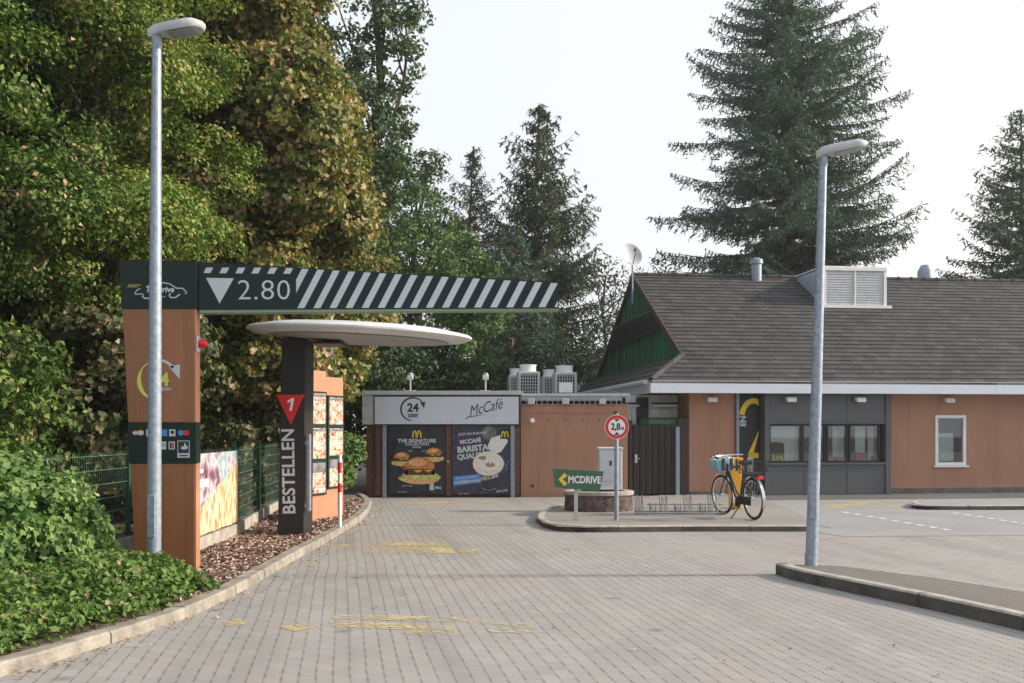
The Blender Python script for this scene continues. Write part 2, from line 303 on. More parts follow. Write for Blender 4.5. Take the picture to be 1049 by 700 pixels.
# ------------------------------------------------------------------ mesh builder
class MB:
    def __init__(s): s.v = []; s.f = []; s.m = []
    def add(s, vs, fs, mi=0, tf=None):
        o = len(s.v)
        s.v += [tuple(tf @ Vector(p)) if tf else tuple(p) for p in vs]
        s.f += [tuple(i+o for i in f) for f in fs]; s.m += [mi]*len(fs); return s
    def box(s, x0, x1, y0, y1, z0, z1, mi=0, tf=None):
        v = [(x, y, z) for z in (z0, z1) for y in (y0, y1) for x in (x0, x1)]
        return s.add(v, [(0, 2, 3, 1), (4, 5, 7, 6), (0, 1, 5, 4), (2, 6, 7, 3), (0, 4, 6, 2), (1, 3, 7, 5)], mi, tf)
    def hexa(s, bottom, top, mi=0, tf=None):        # two quads, same winding (ccw seen from above)
        return s.add(list(bottom)+list(top), [(3, 2, 1, 0), (4, 5, 6, 7), (0, 1, 5, 4), (1, 2, 6, 5), (2, 3, 7, 6), (3, 0, 4, 7)], mi, tf)
    def prism(s, poly, z0, z1, mi=0, tf=None, mtop=None):   # poly ccw in xy
        n = len(poly); v = [(x, y, z0) for x, y in poly]+[(x, y, z1) for x, y in poly]
        s.add(v, [tuple(range(n-1, -1, -1))]+[(i, (i+1) % n, n+(i+1) % n, n+i) for i in range(n)], mi, tf)
        return s.add([(x, y, z1) for x, y in poly], [tuple(range(n))], mi if mtop is None else mtop, tf)
    def tube(s, a, b, r, r2=None, n=10, mi=0, caps=True, tf=None):
        a = Vector(a); b = Vector(b); r2 = r if r2 is None else r2; d = (b-a)
        if d.length < 1e-6: return s
        q = d.to_track_quat('Z', 'Y'); v = []
        for c, rr in ((a, r), (b, r2)):
            for i in range(n):
                t = 2*math.pi*i/n; v.append(c+q @ Vector((rr*math.cos(t), rr*math.sin(t), 0)))
        f = [(i, (i+1) % n, n+(i+1) % n, n+i) for i in range(n)]
        if caps: f += [tuple(range(n-1, -1, -1)), tuple(range(n, 2*n))]
        return s.add(v, f, mi, tf)
    def path(s, pts, r, n=8, mi=0, tf=None):        # r: number or list
        pts = [Vector(p) for p in pts]; rs = r if isinstance(r, (list, tuple)) else [r]*len(pts); v = []; up = None
        for k, p in enumerate(pts):
            d = (pts[min(k+1, len(pts)-1)]-pts[max(k-1, 0)]).normalized()
            if up is None:
                up = Vector((0, 0, 1)) if abs(d.z) < .9 else Vector((1, 0, 0))
            a = (up-d*up.dot(d)).normalized(); up = a; b = d.cross(a)
            for i in range(n):
                t = 2*math.pi*i/n; v.append(p+(a*math.cos(t)+b*math.sin(t))*rs[k])
        f = [(k*n+i, k*n+(i+1) % n, (k+1)*n+(i+1) % n, (k+1)*n+i) for k in range(len(pts)-1) for i in range(n)]
        f += [tuple(range(n-1, -1, -1)), tuple(range((len(pts)-1)*n, len(pts)*n))]
        return s.add(v, f, mi, tf)
    def lathe(s, prof, n=32, mi=0, tf=None, sx=1, sy=1):    # prof [(r,z)]
        v = [(r*math.cos(2*math.pi*i/n)*sx, r*math.sin(2*math.pi*i/n)*sy, z) for r, z in prof for i in range(n)]
        f = [(k*n+i, k*n+(i+1) % n, (k+1)*n+(i+1) % n, (k+1)*n+i) for k in range(len(prof)-1) for i in range(n)]
        if prof[0][0] > 1e-6: f.append(tuple(range(n-1, -1, -1)))
        if prof[-1][0] > 1e-6: f.append(tuple(range((len(prof)-1)*n, len(prof)*n)))
        return s.add(v, f, mi, tf)
    def torus(s, R0, r, n=32, k=8, mi=0, tf=None):          # in xz plane, axis y
        v = []; f = []
        for i in range(n):
            t = 2*math.pi*i/n
            for j in range(k):
                q = 2*math.pi*j/k; rr = R0+r*math.cos(q); v.append((rr*math.cos(t), r*math.sin(q), rr*math.sin(t)))
        for i in range(n):
            for j in range(k):
                f.append((i*k+j, ((i+1) % n)*k+j, ((i+1) % n)*k+(j+1) % k, i*k+(j+1) % k))
        return s.add(v, f, mi, tf)
    def build(s, name, mats, parent=None, loc=(0, 0, 0), rz=0, smooth=False, bevel=0):
        me = bpy.data.meshes.new(name); me.from_pydata(s.v, [], s.f)
        for m in (mats if isinstance(mats, (list, tuple)) else [mats]): me.materials.append(M[m] if isinstance(m, str) else m)
        me.polygons.foreach_set('material_index', s.m)
        if smooth: me.polygons.foreach_set('use_smooth', [True]*len(s.f))
        me.update(); o = bpy.data.objects.new(name, me); COL.objects.link(o); o.location = loc; o.rotation_euler = (0, 0, rz)
        if parent: o.parent = parent
        if smooth:
            try: me.set_sharp_from_angle(angle=R(38))
            except Exception: pass
        if bevel:
            b = o.modifiers.new('bevel', 'BEVEL'); b.width = bevel; b.segments = 2; b.limit_method = 'ANGLE'; b.angle_limit = R(50)
        return o

def thing(name, label, cat, loc=(0, 0, 0), rz=0, group=None):
    o = bpy.data.objects.new(name, None); COL.objects.link(o); o.location = loc; o.rotation_euler = (0, 0, rz)
    o.empty_display_size = .2; o['label'] = label; o['category'] = cat
    if group: o['group'] = group
    return o
def tag(o, label=None, cat=None, group=None, kind=None):
    if label: o['label'] = label
    if cat: o['category'] = cat
    if group: o['group'] = group
    if kind: o['kind'] = kind
    return o

_tc = {}
def text_mesh(s, size, bold=0.0, shear=0.0, align='CENTER', space=1.0):
    c = bpy.data.curves.new('t', 'FONT'); c.body = s; c.size = size; c.offset = bold; c.shear = shear
    c.align_x = align; c.align_y = 'CENTER'; c.space_character = space; c.resolution_u = 3
    o = bpy.data.objects.new('t', c); COL.objects.link(o); bpy.context.view_layer.update()
    me = bpy.data.meshes.new_from_object(o.evaluated_get(bpy.context.evaluated_depsgraph_get()))
    v = [tuple(p.co) for p in me.vertices]; f = [tuple(p.vertices) for p in me.polygons]
    bpy.data.meshes.remove(me); bpy.data.objects.remove(o); bpy.data.curves.remove(c); return v, f

class Art:                                          # flat graphics laid in thin layers on a face; x right, y up, n out
    def __init__(s, mb, origin, xd, yd, x0=0.0012):
        s.mb = mb; s.o = Vector(origin); s.x = Vector(xd).normalized(); s.y = Vector(yd).normalized(); s.n = s.x.cross(s.y); s.k = x0
    def p(s, x, y, lay): return s.o+s.x*x+s.y*y+s.n*(s.k*lay)
    def poly(s, pts, lay, mi):
        ar = sum(pts[i][0]*pts[(i+1) % len(pts)][1]-pts[(i+1) % len(pts)][0]*pts[i][1] for i in range(len(pts)))
        if ar < 0: pts = pts[::-1]
        s.mb.add([s.p(x, y, lay) for x, y in pts], [tuple(range(len(pts)))], mi)
    def rect(s, x0, y0, x1, y1, lay, mi): s.poly([(x0, y0), (x1, y0), (x1, y1), (x0, y1)], lay, mi)
    def ell(s, cx, cy, rx, ry, lay, mi, n=28, a0=0, a1=360, wob=0):
        full = (a1-a0) >= 360; N = n if full else n+1
        s.poly([(cx+rx*math.cos(R(a0+(a1-a0)*i/n))*(1+wob*random.uniform(-1, 1)), cy+ry*math.sin(R(a0+(a1-a0)*i/n))*(1+wob*random.uniform(-1, 1))) for i in range(N)], lay, mi)
    def stroke(s, pts, w, lay, mi):
        ws = w if isinstance(w, (list, tuple)) else [w]*len(pts); L = []; Rr = []
        for i, (x, y) in enumerate(pts):
            a = pts[max(i-1, 0)]; b = pts[min(i+1, len(pts)-1)]; dx, dy = b[0]-a[0], b[1]-a[1]; d = math.hypot(dx, dy) or 1
            nx, ny = -dy/d*ws[i]/2, dx/d*ws[i]/2; L.append((x+nx, y+ny)); Rr.append((x-nx, y-ny))
        for i in range(len(pts)-1): s.poly([L[i], L[i+1], Rr[i+1], Rr[i]], lay, mi)
    def text(s, t, x, y, size, lay, mi, bold=0, shear=0, rot=0, sx=1, align='CENTER', space=1.0):
        v, f = text_mesh(t, size, bold, shear, align, space); c, q = math.cos(R(rot)), math.sin(R(rot))
        s.mb.add([s.p(x+(a*sx*c-b*q), y+(a*sx*q+b*c), lay) for a, b, _ in v], f, mi)
def arc(cx, cy, rx, ry, a0, a1, n=20): return [(cx+rx*math.cos(R(a0+(a1-a0)*i/n)), cy+ry*math.sin(R(a0+(a1-a0)*i/n))) for i in range(n+1)]
def clip(poly, quad):                               # Sutherland-Hodgman, quad ccw
    for i in range(len(quad)):
        a, b = quad[i], quad[(i+1) % len(quad)]; out = []
        ins = lambda p: (b[0]-a[0])*(p[1]-a[1])-(b[1]-a[1])*(p[0]-a[0]) >= 0
        for j in range(len(poly)):
            p, q = poly[j], poly[(j+1) % len(poly)]
            if ins(p) != ins(q):
                dx, dy = q[0]-p[0], q[1]-p[1]; den = (b[0]-a[0])*dy-(b[1]-a[1])*dx
                t = -((b[0]-a[0])*(p[1]-a[1])-(b[1]-a[1])*(p[0]-a[0]))/den; X_ = (p[0]+dx*t, p[1]+dy*t)
                if ins(p): out += [p, X_]
                else: out.append(X_)
            elif ins(p): out.append(p)
        poly = out
        if not poly: return []
    return poly
def arches(A, cx, cy, w, h, lay, mi):               # the double-arch M
    for sgn in (-1, 1):
        A.stroke(arc(cx+sgn*w*.25, cy-h*.5, w*.21, h*.95, 180, 0, 16), [w*.12+(w*.05)*abs(math.cos(R(180-i*180/16))) for i in range(17)], lay, mi)

# ------------------------------------------------------------------ ground
def sheet(name, poly, z, m, kind='structure'):
    o = MB().add([(x, y, z) for x, y in poly], [tuple(range(len(poly)))]).build(name, m); o['kind'] = kind; return o
sheet('ground', [(-400, -100), (400, -100), (400, 700), (-400, 700)], 0, 'earth')
sheet('pavement', [(-7, -12), (45, -12), (45, 26.5), (-7, 26.5)], .004, 'paver')
BA = R(6.5)                                          # the buildings stand turned by this angle
def rotp(p, o=(0, 0)): return (o[0]+p[0]*math.cos(BA)-p[1]*math.sin(BA), o[1]+p[0]*math.sin(BA)+p[1]*math.cos(BA))
sheet('road', [G(838, 546), (G(838, 546)[0]+.2, 15.0), (45, 17.0), (45, 22.2), (6.5, 22.6), (4.2, 22.2), (2.2, 22.3), (.6, 22.2), (1.2, 19.9), (3.4, 19.6), (5.05, 19.2), (5.2, 16.2)], .008, 'asphalt')
tag(sheet('gutter_strip', [rotp((2.4, -1.15), (3.27, 23.4)), rotp((20, -1.15), (3.27, 23.4)), rotp((20, .55), (3.27, 23.4)), rotp((2.4, .55), (3.27, 23.4))], .012, 'gutter'), kind='structure')

def kerb(name, pts, w, h, side=1, m='kerb', L=1.0, closed=False):
    # stones laid along a line, road edge on pts, body to the left (side=1) or right (-1)
    P = [Vector((x, y, 0)) for x, y in pts]; dense = []
    for a, b in zip(P[:-1], P[1:]):
        n = max(1, int((b-a).length/.25))
        for i in range(n): dense.append(a.lerp(b, i/n))
    dense.append(P[-1])
    for _ in range(2): dense = [dense[0]]+[(dense[i-1]+dense[i]*2+dense[i+1])/4 for i in range(1, len(dense)-1)]+[dense[-1]]
    mb = MB(); acc = 0; st = []
    inner = []
    for i, p in enumerate(dense):
        d = (dense[min(i+1, len(dense)-1)]-dense[max(i-1, 0)]).normalized(); n = Vector((-d.y, d.x, 0))*side; inner.append((p, n, d))
    k = max(2, int(L/.25)); i = 0
    while i < len(inner)-1:
        e = min(i+k, len(inner)-1); seg = inner[i:e+1]; dz = random.uniform(-.004, .004); off = random.uniform(-.004, .004)
        vs = []; N = len(seg); ch = .018
        for q, (p, n, d) in enumerate(seg):
            s_ = d*(.005 if q == 0 else (-.005 if q == N-1 else 0))
            for a, z in ((off, -.05), (off, h-ch+dz), (ch+off, h+dz), (w+off, h+dz), (w+off, -.05)): vs.append(p+s_+n*a+Vector((0, 0, z)))
        fs = [(j*5+a, j*5+a+1, (j+1)*5+a+1, (j+1)*5+a) if side < 0 else (j*5+a, (j+1)*5+a, (j+1)*5+a+1, j*5+a+1) for j in range(N-1) for a in range(4)]
        fs += [(0, 1, 2, 3, 4), tuple((N-1)*5+a for a in (4, 3, 2, 1, 0))]
        mb.add(vs, fs); i = e
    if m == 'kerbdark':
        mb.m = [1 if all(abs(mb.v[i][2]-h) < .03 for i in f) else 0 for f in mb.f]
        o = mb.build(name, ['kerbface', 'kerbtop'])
    else: o = mb.build(name, m)
    o['kind'] = 'structure'; return [(p+n*w*.5) for p, n, d in inner]
KL = [(-9, 4.1), (-5.5, 4.8), (-4.3, 5.45), (-3.65, 6.1), (-3.35, 6.52), (-3.19, 7.07), (-2.98, 7.83), (-2.80, 8.59), (-2.71, 9.51), (-2.70, 10.86), (-2.69, 13.05), (-2.64, 14.9), (-2.66, 17.5), (-2.80, 19.5), (-3.0, 21.3), (-3.3, 22.7), (-3.55, 23.6)]
inn = kerb('kerb', KL, .15, .10)
bedp = [(p.x, p.y) for p in inn]+[(-3.6, 40), (-40, 40), (-40, 4)]
sheet('planting_bed', bedp, .075, 'bed')
# middle island
tipc = [G(837, 545), G(700, 545), G(600, 546), G(572, 545), G(556, 541), G(549, 535), G(553, 529), G(566, 523), G(600, 518), G(650, 514)]
ib = [(x, y) for x, y in tipc]+[(3.4, 23.0), (5.6, 23.4), (5.25, 18.3)]
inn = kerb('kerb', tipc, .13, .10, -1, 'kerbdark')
sheet('traffic_island', ib, .085, 'sand')
# right island
RI = [(5.6, 5.0), (4.79, 6.3), (4.41, 7.19), (4.12, 8.05), (3.83, 8.86), (3.49, 9.62), (2.95, 10.86), (2.95, 11.15)]
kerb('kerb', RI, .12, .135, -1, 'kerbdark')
sheet('ground_seam', [(3.05, 11.15), (3.08, 10.86), (3.61, 9.66), (3.95, 8.9), (4.24, 8.09), (4.53, 7.22), (4.91, 6.35), (5.75, 5.0), (6.8, 5.3), (4.85, 9.2), (4.3, 10.2), (3.6, 11.05)], .100, 'rubber')
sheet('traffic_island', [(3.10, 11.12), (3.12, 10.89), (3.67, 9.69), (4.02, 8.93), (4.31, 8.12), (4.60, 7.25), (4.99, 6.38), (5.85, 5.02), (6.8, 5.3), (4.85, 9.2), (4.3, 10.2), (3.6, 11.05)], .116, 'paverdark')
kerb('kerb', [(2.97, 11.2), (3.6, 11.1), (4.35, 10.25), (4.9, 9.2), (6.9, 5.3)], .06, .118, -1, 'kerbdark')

# island by the building's right window
kr = [(16, 21.35), G(1049, 523), G(950, 523), G(936, 522), G(931, 520), G(940, 516)]
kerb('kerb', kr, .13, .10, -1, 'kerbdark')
sheet('traffic_island', [kr[0], kr[1], kr[2], kr[3], kr[4], kr[5], (16, 23.0)], .085, 'asphalt')

# markings
def marking(name, pts, m, z=.009, lay=0):
    o = MB().add([(x, y, z+lay*.002) for x, y in pts], [tuple(range(len(pts)))]).build(name, m); o['kind'] = 'structure'; return o
def pq(*a): return [G(*p) for p in a]
for q in [((378, 556), (458, 556.5), (462, 560), (372, 560)), ((372, 561.3), (463, 561), (466, 567.5), (372, 567)), ((345, 559), (360, 557), (362, 560), (343, 562)), ((470, 561), (492, 562), (491, 568), (470, 567))]:
    marking('painted_marking', pq(*reversed(q)), 'yellowpaint' if q[0][0] < 400 and q[0][0] > 365 else 'yellowfaint')
for q, m in [(((342, 631), (470, 633), (548, 641), (552, 646.5), (470, 638), (340, 635)), 'yellowfaint'), (((338, 637), (400, 640), (468, 641), (466, 648), (410, 646), (340, 643)), 'yellowpaint'),
             (((286, 643), (312, 640), (330, 643), (300, 648)), 'yellowpaint'), (((228, 638), (245, 635), (252, 640), (232, 643)), 'yellowpaint'), (((410, 646.5), (470, 648.5), (468, 653), (415, 651)), 'yellowfaint'), (((500, 644), (550, 647), (552, 650), (500, 649)), 'yellowfaint')]:
    marking('painted_marking', pq(*reversed(q)), m, .0095)
cv = arc(0, 0, 1, 1, 0, 1, 1)
cur = [(384, 523), (400, 520.5), (420, 518), (450, 516.3), (480, 515.8), (510, 516)]
marking('painted_marking', [G(*p) for p in cur]+[G(x, y-1.8) for x, y in reversed(cur)], 'yellowpaint')
marking('painted_marking', pq((930, 520.5), (905, 522), (840, 521.5), (845, 514), (920, 515))[::1], 'yellowfaint', .013)
for a, b, n in [((862, 525), (978, 545), 9), ((976, 526), (1060, 539), 7)]:
    for i in range(n):
        t0, t1 = i/n, (i+.55)/n; p0 = G(a[0]+(b[0]-a[0])*t0, a[1]+(b[1]-a[1])*t0); p1 = G(a[0]+(b[0]-a[0])*t1, a[1]+(b[1]-a[1])*t1)
        d = Vector((p1[0]-p0[0], p1[1]-p0[1])).normalized()*1; n_ = Vector((-d.y, d.x))*.05
        marking('painted_marking', [(p0[0]+n_.x, p0[1]+n_.y), (p0[0]-n_.x, p0[1]-n_.y), (p1[0]-n_.x, p1[1]-n_.y), (p1[0]+n_.x, p1[1]+n_.y)][::-1], 'whitepaint', .0135)

# ------------------------------------------------------------------ foliage tools
def leaf_object(name, C, N, size, mat_, parent=None, shape='leaf', asp=.62, along=None, rnd=None, fold=.25):
    """C (n,3) centres, N (n,3) normals, size (n,) -> one mesh of n small folded leaves"""
    n = len(C); N = N/np.maximum(np.linalg.norm(N, axis=1, keepdims=True), 1e-6)
    A = rng.normal(size=(n, 3)) if along is None else along+rng.normal(size=(n, 3))*.12
    A = A-N*np.sum(A*N, axis=1, keepdims=True); A /= np.maximum(np.linalg.norm(A, axis=1, keepdims=True), 1e-6); B = np.cross(N, A)
    if shape == 'leaf': tp = np.array([(-.5, 0, 0), (-.05, .5*asp, fold*.5), (.5, 0, -.06), (-.05, -.5*asp, fold*.5)]); F = [[0, 3, 2], [0, 2, 1]]
    elif shape == 'lobed': tp = np.array([(-.35, 0, 0), (-.45, .35, .08), (0, .5, .12), (.18, .22, .02), (.55, 0, -.1), (.18, -.22, .02), (0, -.5, .12), (-.45, -.35, .08)]); F = [[0, 3, 2, 1], [0, 4, 3], [0, 5, 4], [0, 7, 6, 5]]
    else: tp = np.array([(-.5, -.5*asp, 0), (.5, -.25*asp, 0), (.5, .25*asp, 0), (-.5, .5*asp, 0)]); F = [[0, 1, 2, 3]]
    k = len(tp); V = C[:, None, :]+size[:, None, None]*(tp[None, :, 0:1]*A[:, None, :]+tp[None, :, 1:2]*B[:, None, :]+tp[None, :, 2:3]*N[:, None, :])
    V = V.reshape(-1, 3).astype(np.float32); base = np.arange(n)*k
    lt = np.array([len(f) for f in F]); flat = np.concatenate([np.array(f) for f in F])
    loops = (base[:, None]+flat[None, :]).ravel().astype(np.int32); tot = np.tile(lt, n).astype(np.int32); st = np.concatenate([[0], np.cumsum(tot)[:-1]]).astype(np.int32)
    me = bpy.data.meshes.new(name); me.vertices.add(len(V)); me.vertices.foreach_set('co', V.ravel())
    me.loops.add(len(loops)); me.loops.foreach_set('vertex_index', loops)
    me.polygons.add(len(tot)); me.polygons.foreach_set('loop_start', st); me.polygons.foreach_set('loop_total', tot)
    me.update(calc_edges=True); at = me.attributes.new('rnd', 'FLOAT', 'FACE')
    rv = rng.random(n) if rnd is None else np.clip(rnd, 0, 1); at.data.foreach_set('value', np.repeat(rv, len(F)).astype(np.float32))
    me.materials.append(mat_); o = bpy.data.objects.new(name, me); COL.objects.link(o)
    if parent: o.parent = parent
    return o

def clump_leaves(lobes, per, cr, size, up=.5, out=.7, noise=.7, low=None):
    """lobes: (x,y,z,rx,ry,rz,nclumps). returns C,N,S,rnd"""
    Cs, Ns, Ss, Rs = [], [], [], []
    for (x, y, z, rx, ry, rz, nc) in lobes:
        d = rng.normal(size=(nc, 3)); d /= np.linalg.norm(d, axis=1, keepdims=True)
        rad = np.where(rng.random(nc) < .78, rng.uniform(.80, 1.10, nc), rng.uniform(.35, .8, nc))
        cc = np.array([x, y, z])+d*rad[:, None]*np.array([rx, ry, rz])
        if low is not None: cc[:, 2] = np.maximum(cc[:, 2], low+rng.random(nc)*.3)
        crs = cr*rng.uniform(.55, 1.35, nc); tone = rng.normal(0, .13, nc)
        rep = np.maximum(4, (per*(crs/cr)**2).astype(int)); idx = np.repeat(np.arange(nc), rep); m = len(idx)
        off = rng.normal(size=(m, 3)); off /= np.linalg.norm(off, axis=1, keepdims=True); q = rng.random(m)**.5
        off = off*q[:, None]*crs[idx][:, None]; off[:, 2] *= .62
        C = cc[idx]+off
        nrm = d[idx]*out+np.array([0, 0, up])+off/np.maximum(crs[idx][:, None], .01)*.6+rng.normal(size=(m, 3))*noise
        Cs.append(C); Ns.append(nrm); Ss.append(size*rng.uniform(.6, 1.3, m)); Rs.append(.5+tone[idx]+rng.normal(0, .2, m))
    return np.concatenate(Cs), np.concatenate(Ns), np.concatenate(Ss), np.concatenate(Rs)

def limb(mb, a, b, r0, r1, bend=.3, n=6, seg=7):
    a, b = Vector(a), Vector(b); L = (b-a).length; o1 = Vector((random.uniform(-1, 1), random.uniform(-1, 1), random.uniform(-.3, .5)))*bend*L*.3
    pts = [a.lerp(b, t/seg)+o1*math.sin(math.pi*t/seg)+Vector((random.uniform(-1, 1), random.uniform(-1, 1), 0))*.015*L for t in range(seg+1)]
    mb.path(pts, [r0+(r1-r0)*t/seg for t in range(seg+1)], n); return pts

def broadleaf(name, label, base, lobes, per, cr, size, m, shape='leaf', tr=.2, group=None, cat='tree', bark='bark', twigs=3, low=None, **kw):
    t = thing(name, label, cat, (base[0], base[1], 0), 0, group)
    L = [(x-base[0], y-base[1], z, rx, ry, rz, n) for x, y, z, rx, ry, rz, n in lobes]
    mb = MB(); top = max(L, key=lambda l: l[2]); hz = top[2]
    pts = limb(mb, (0, 0, -.1), (top[0]*.7, top[1]*.7, hz), tr, tr*.25, .12, 9, 10)
    for (x, y, z, rx, ry, rz, n) in L:
        k = min(len(pts)-2, max(1, int(len(pts)*.75*z/max(hz, .1)))); s = pts[k]*1
        if s.z > z: s = pts[max(1, k-2)]
        lp = limb(mb, s, (x, y, z), tr*.30, tr*.08, .4)
        for _ in range(twigs):
            d = Vector((random.gauss(0, 1), random.gauss(0, 1), random.gauss(.3, .7))).normalized()
            limb(mb, random.choice(lp[2:]), (x+d.x*rx*.9, y+d.y*ry*.9, z+d.z*rz*.9), tr*.14, tr*.04, .5, 5, 5)
    mb.build('trunk', bark, t, smooth=True)
    C, N, S, rn = clump_leaves(L, per, cr, size, low=low, **kw)
    leaf_object('crown', C, N, S, LM[m], t, shape, rnd=rn); return t

def conifer(name, label, base, ht, rmax, z0, m, step=.42, nb=7, droop=.35, upturn=.15, blade=.26, prof=1.0, dens=1.0, tr=.22, group=None, seed=1, hang=.5, asp=.26, tip=.0, irregular=.25):
    rs = np.random.default_rng(seed); t = thing(name, label, 'tree', (base[0], base[1], 0), 0, group)
    mb = MB(); mb.path([(0, 0, -.1), (rs.normal(0, .05), 0, ht*.35), (rs.normal(0, .08), 0, ht*.7), (0, 0, ht)], [tr, tr*.75, tr*.4, .02], 9)
    Cs, Ns, As, Ss, Rs = [], [], [], [], []; z = z0
    while z < ht-.15:
        f = (ht-z)/(ht-z0); Lm = rmax*(f**prof)*(1-.25*max(0, f-.85)/.15)+tip; n = nb if f > .2 else 5
        a0 = rs.random()*6.28
        for b in range(n):
            az = a0+6.283*(b+rs.uniform(-.3, .3))/n; L = Lm*rs.uniform(1-irregular*1.7, 1+irregular*.6)
            if rs.random() < .05*(1+irregular): continue
            zb = z+rs.uniform(-.5, .5)*step; dr = droop*rs.uniform(.6, 1.4); upt = upturn*rs.uniform(.6, 1.4)
            rise = .25*(1-f)
            ns = max(6, int(L/.16)); s = np.linspace(0, 1, ns)
            ca, sa = math.cos(az), math.sin(az); rad = L*s; zz = zb+L*(rise*s-dr*s**1.3*f+upt*s**3)
            P = np.stack([ca*rad, sa*rad, zz], 1)
            pl = [tuple(P[0]), tuple(P[ns//3]), tuple(P[2*ns//3]), tuple(P[-1])]
            mb.path(pl, [.012+.012*L, .010+.007*L, .008+.003*L, .004], 4)
            for i in range(1, ns):
                w = (L*.26*(1-s[i])**.55+.14)*min(1, s[i]*4+.15)*rs.uniform(.4, 1.35)
                if s[i] < .22 and rs.random() < .55: continue
                for sd_ in (-1, 1):
                    nk = max(1, int(w/.10*dens)); u = (np.arange(nk)+rs.random(nk))/nk
                    fx = .55; side = np.array([-sa*sd_+ca*fx, ca*sd_+sa*fx, 0]); side /= np.linalg.norm(side)
                    tw = P[i]+side[None, :]*(u*w)[:, None]; tw[:, 2] -= hang*(u*w)*.8
                    tw += rs.normal(0, .025, tw.shape)
                    aa = side*.6+np.array([0, 0, -hang]); Cs.append(tw); As.append(np.repeat(aa[None], nk, 0)+rs.normal(0, .5, (nk, 3)))
                    Ns.append(np.array([0, 0, .6])+rs.normal(0, .7, (nk, 3))); Ss.append(blade*rs.uniform(.6, 1.3, nk)); Rs.append(.35+.3*u+rs.normal(0, .18, nk)+.1*s[i])
        z += step*rs.uniform(.8, 1.2)*(.55+.45*f)
    # leader
    k = 30; Cs.append(np.stack([np.zeros(k), np.zeros(k), ht-np.linspace(0, .8, k)], 1)); As.append(np.array([0, 0, 1])+rs.normal(0, .5, (k, 3))); Ns.append(rs.normal(size=(k, 3))); Ss.append(np.full(k, blade)); Rs.append(np.full(k, .5))
    mb.build('trunk', 'barkgrey', t)
    leaf_object('crown', np.concatenate(Cs), np.concatenate(Ns), np.concatenate(Ss), LM[m], t, 'blade', asp, along=np.concatenate(As), rnd=np.concatenate(Rs)); return t

hz_m = bpy.data.materials.new('thin_haze'); hz_m.use_nodes = True; hz_m.node_tree.nodes.clear()
pv = hz_m.node_tree.nodes.new('ShaderNodeVolumePrincipled'); pv.inputs['Color'].default_value = (.92, .94, .97, 1); pv.inputs['Density'].default_value = .0006; pv.inputs['Anisotropy'].default_value = .2
ho = hz_m.node_tree.nodes.new('ShaderNodeOutputMaterial'); hz_m.node_tree.links.new(pv.outputs[0], ho.inputs['Volume'])
hb_x = MB().box(-410, 410, -110, 710, -1.0, 30).build('haze', hz_m); hb_x['kind'] = 'stuff'
# ------------------------------------------------------------------ trees and hedges
def lobes_fill(x0, x1, y0, y1, z0, z1, n, r, nc, keep=None, flat=1.0):
    out = []; tries = 0
    while len(out) < n and tries < 4000:
        tries += 1; p = (random.uniform(x0, x1), random.uniform(y0, y1), random.uniform(z0, z1))
        if keep and not keep(*p): continue
        q = random.uniform(.7, 1.25)*r; out.append((*p, q, q, q*random.uniform(.65, .9)*flat, int(nc*q*q/r/r)))
    return out
# big dark oak on the far left, hanging over the fence
lo = lobes_fill(-8.3, -5.9, 8.6, 13.8, 1.6, 9.8, 58, .85, 26, None, .7)+[(-9.6, 11.5, 5, 1.5, 3.5, 4.5, 200)]
broadleaf('oak_tree', 'big dark green oak with reddish shoots filling the left edge behind the fence', (-7.6, 11.6), lo, 120, .36, .074, 'oak', 'leaf', .26, low=1.0, noise=.55, up=.7, twigs=1)
lo = lobes_fill(-7.0, -5.3, 13.6, 17.8, 1.8, 10.8, 54, .85, 26, None, .7)+[(-8.6, 16.5, 6, 1.4, 3, 5, 160)]
broadleaf('maple_tree', 'light yellow green tree between the dark oak and the creeper covered tree', (-7.0, 16.0), lo, 120, .34, .076, 'lime', 'leaf', .22, low=1.2, noise=.55, up=.7, twigs=1)
lo = lobes_fill(-14, -9.5, 10, 24, 1.5, 13, 60, 1.8, 110)+lobes_fill(-10, -7, 20, 25, 1.5, 14, 30, 1.6, 90)
broadleaf('background_tree', 'dense dark tree filling the gaps behind the oak and the creeper', (-12, 17), lo, 40, .5, .17, 'dark', 'leaf', .3, twigs=0)
def vk(x, y, z): return x < -3.35-max(0, z-6.5)*.31 and y > 18
lo = lobes_fill(-6.0, -3.35, 18.0, 22.4, 2.6, 12.6, 150, .68, 26, vk)+[(-6.2, 21.5, 7.5, 1.5, 2, 5, 120)]
broadleaf('creeper_covered_tree', 'tall tree smothered in yellow brown creeper leaves behind the menu board', (-5.2, 20.8), lo, 84, .34, .104, 'vine', 'lobed', .3, up=.35, out=.8, low=1.2, twigs=0)
lo = [(-4.9, 27, 12.5, 2.2, 2, 2.6, 120), (-3.9, 26.4, 9.5, 1.1, 1.3, 1.5, 60), (-3.4, 26.8, 11.3, .9, .9, .9, 34), (-3.2, 26.8, 13.6, .9, 1, 1.2, 34), (-3.25, 26.8, 8.2, .8, .9, .7, 26), (-5, 27, 8, 2, 2, 2.4, 90), (-3.2, 27, 10.0, .5, .6, .3, 9), (-2.9, 27, 12.6, .4, .5, .3, 7)]
broadleaf('oak_tree', 'tall grey green oak with ragged outline against the sky behind the creeper', (-4.9, 27), lo, 42, .38, .15, 'grey', 'leaf', .26, noise=.9)
lo = [(-3.1, 30, 6.9, 1.5, 1.5, 1.7, 120), (-1.7, 30, 6.1, 1.1, 1.3, 1.4, 80), (-4.3, 30, 6.2, 1.3, 1.3, 1.8, 80), (-2.6, 30, 4.2, 1.8, 1.5, 1.6, 90), (-.9, 30, 5.2, .7, .9, 1.4, 40)]
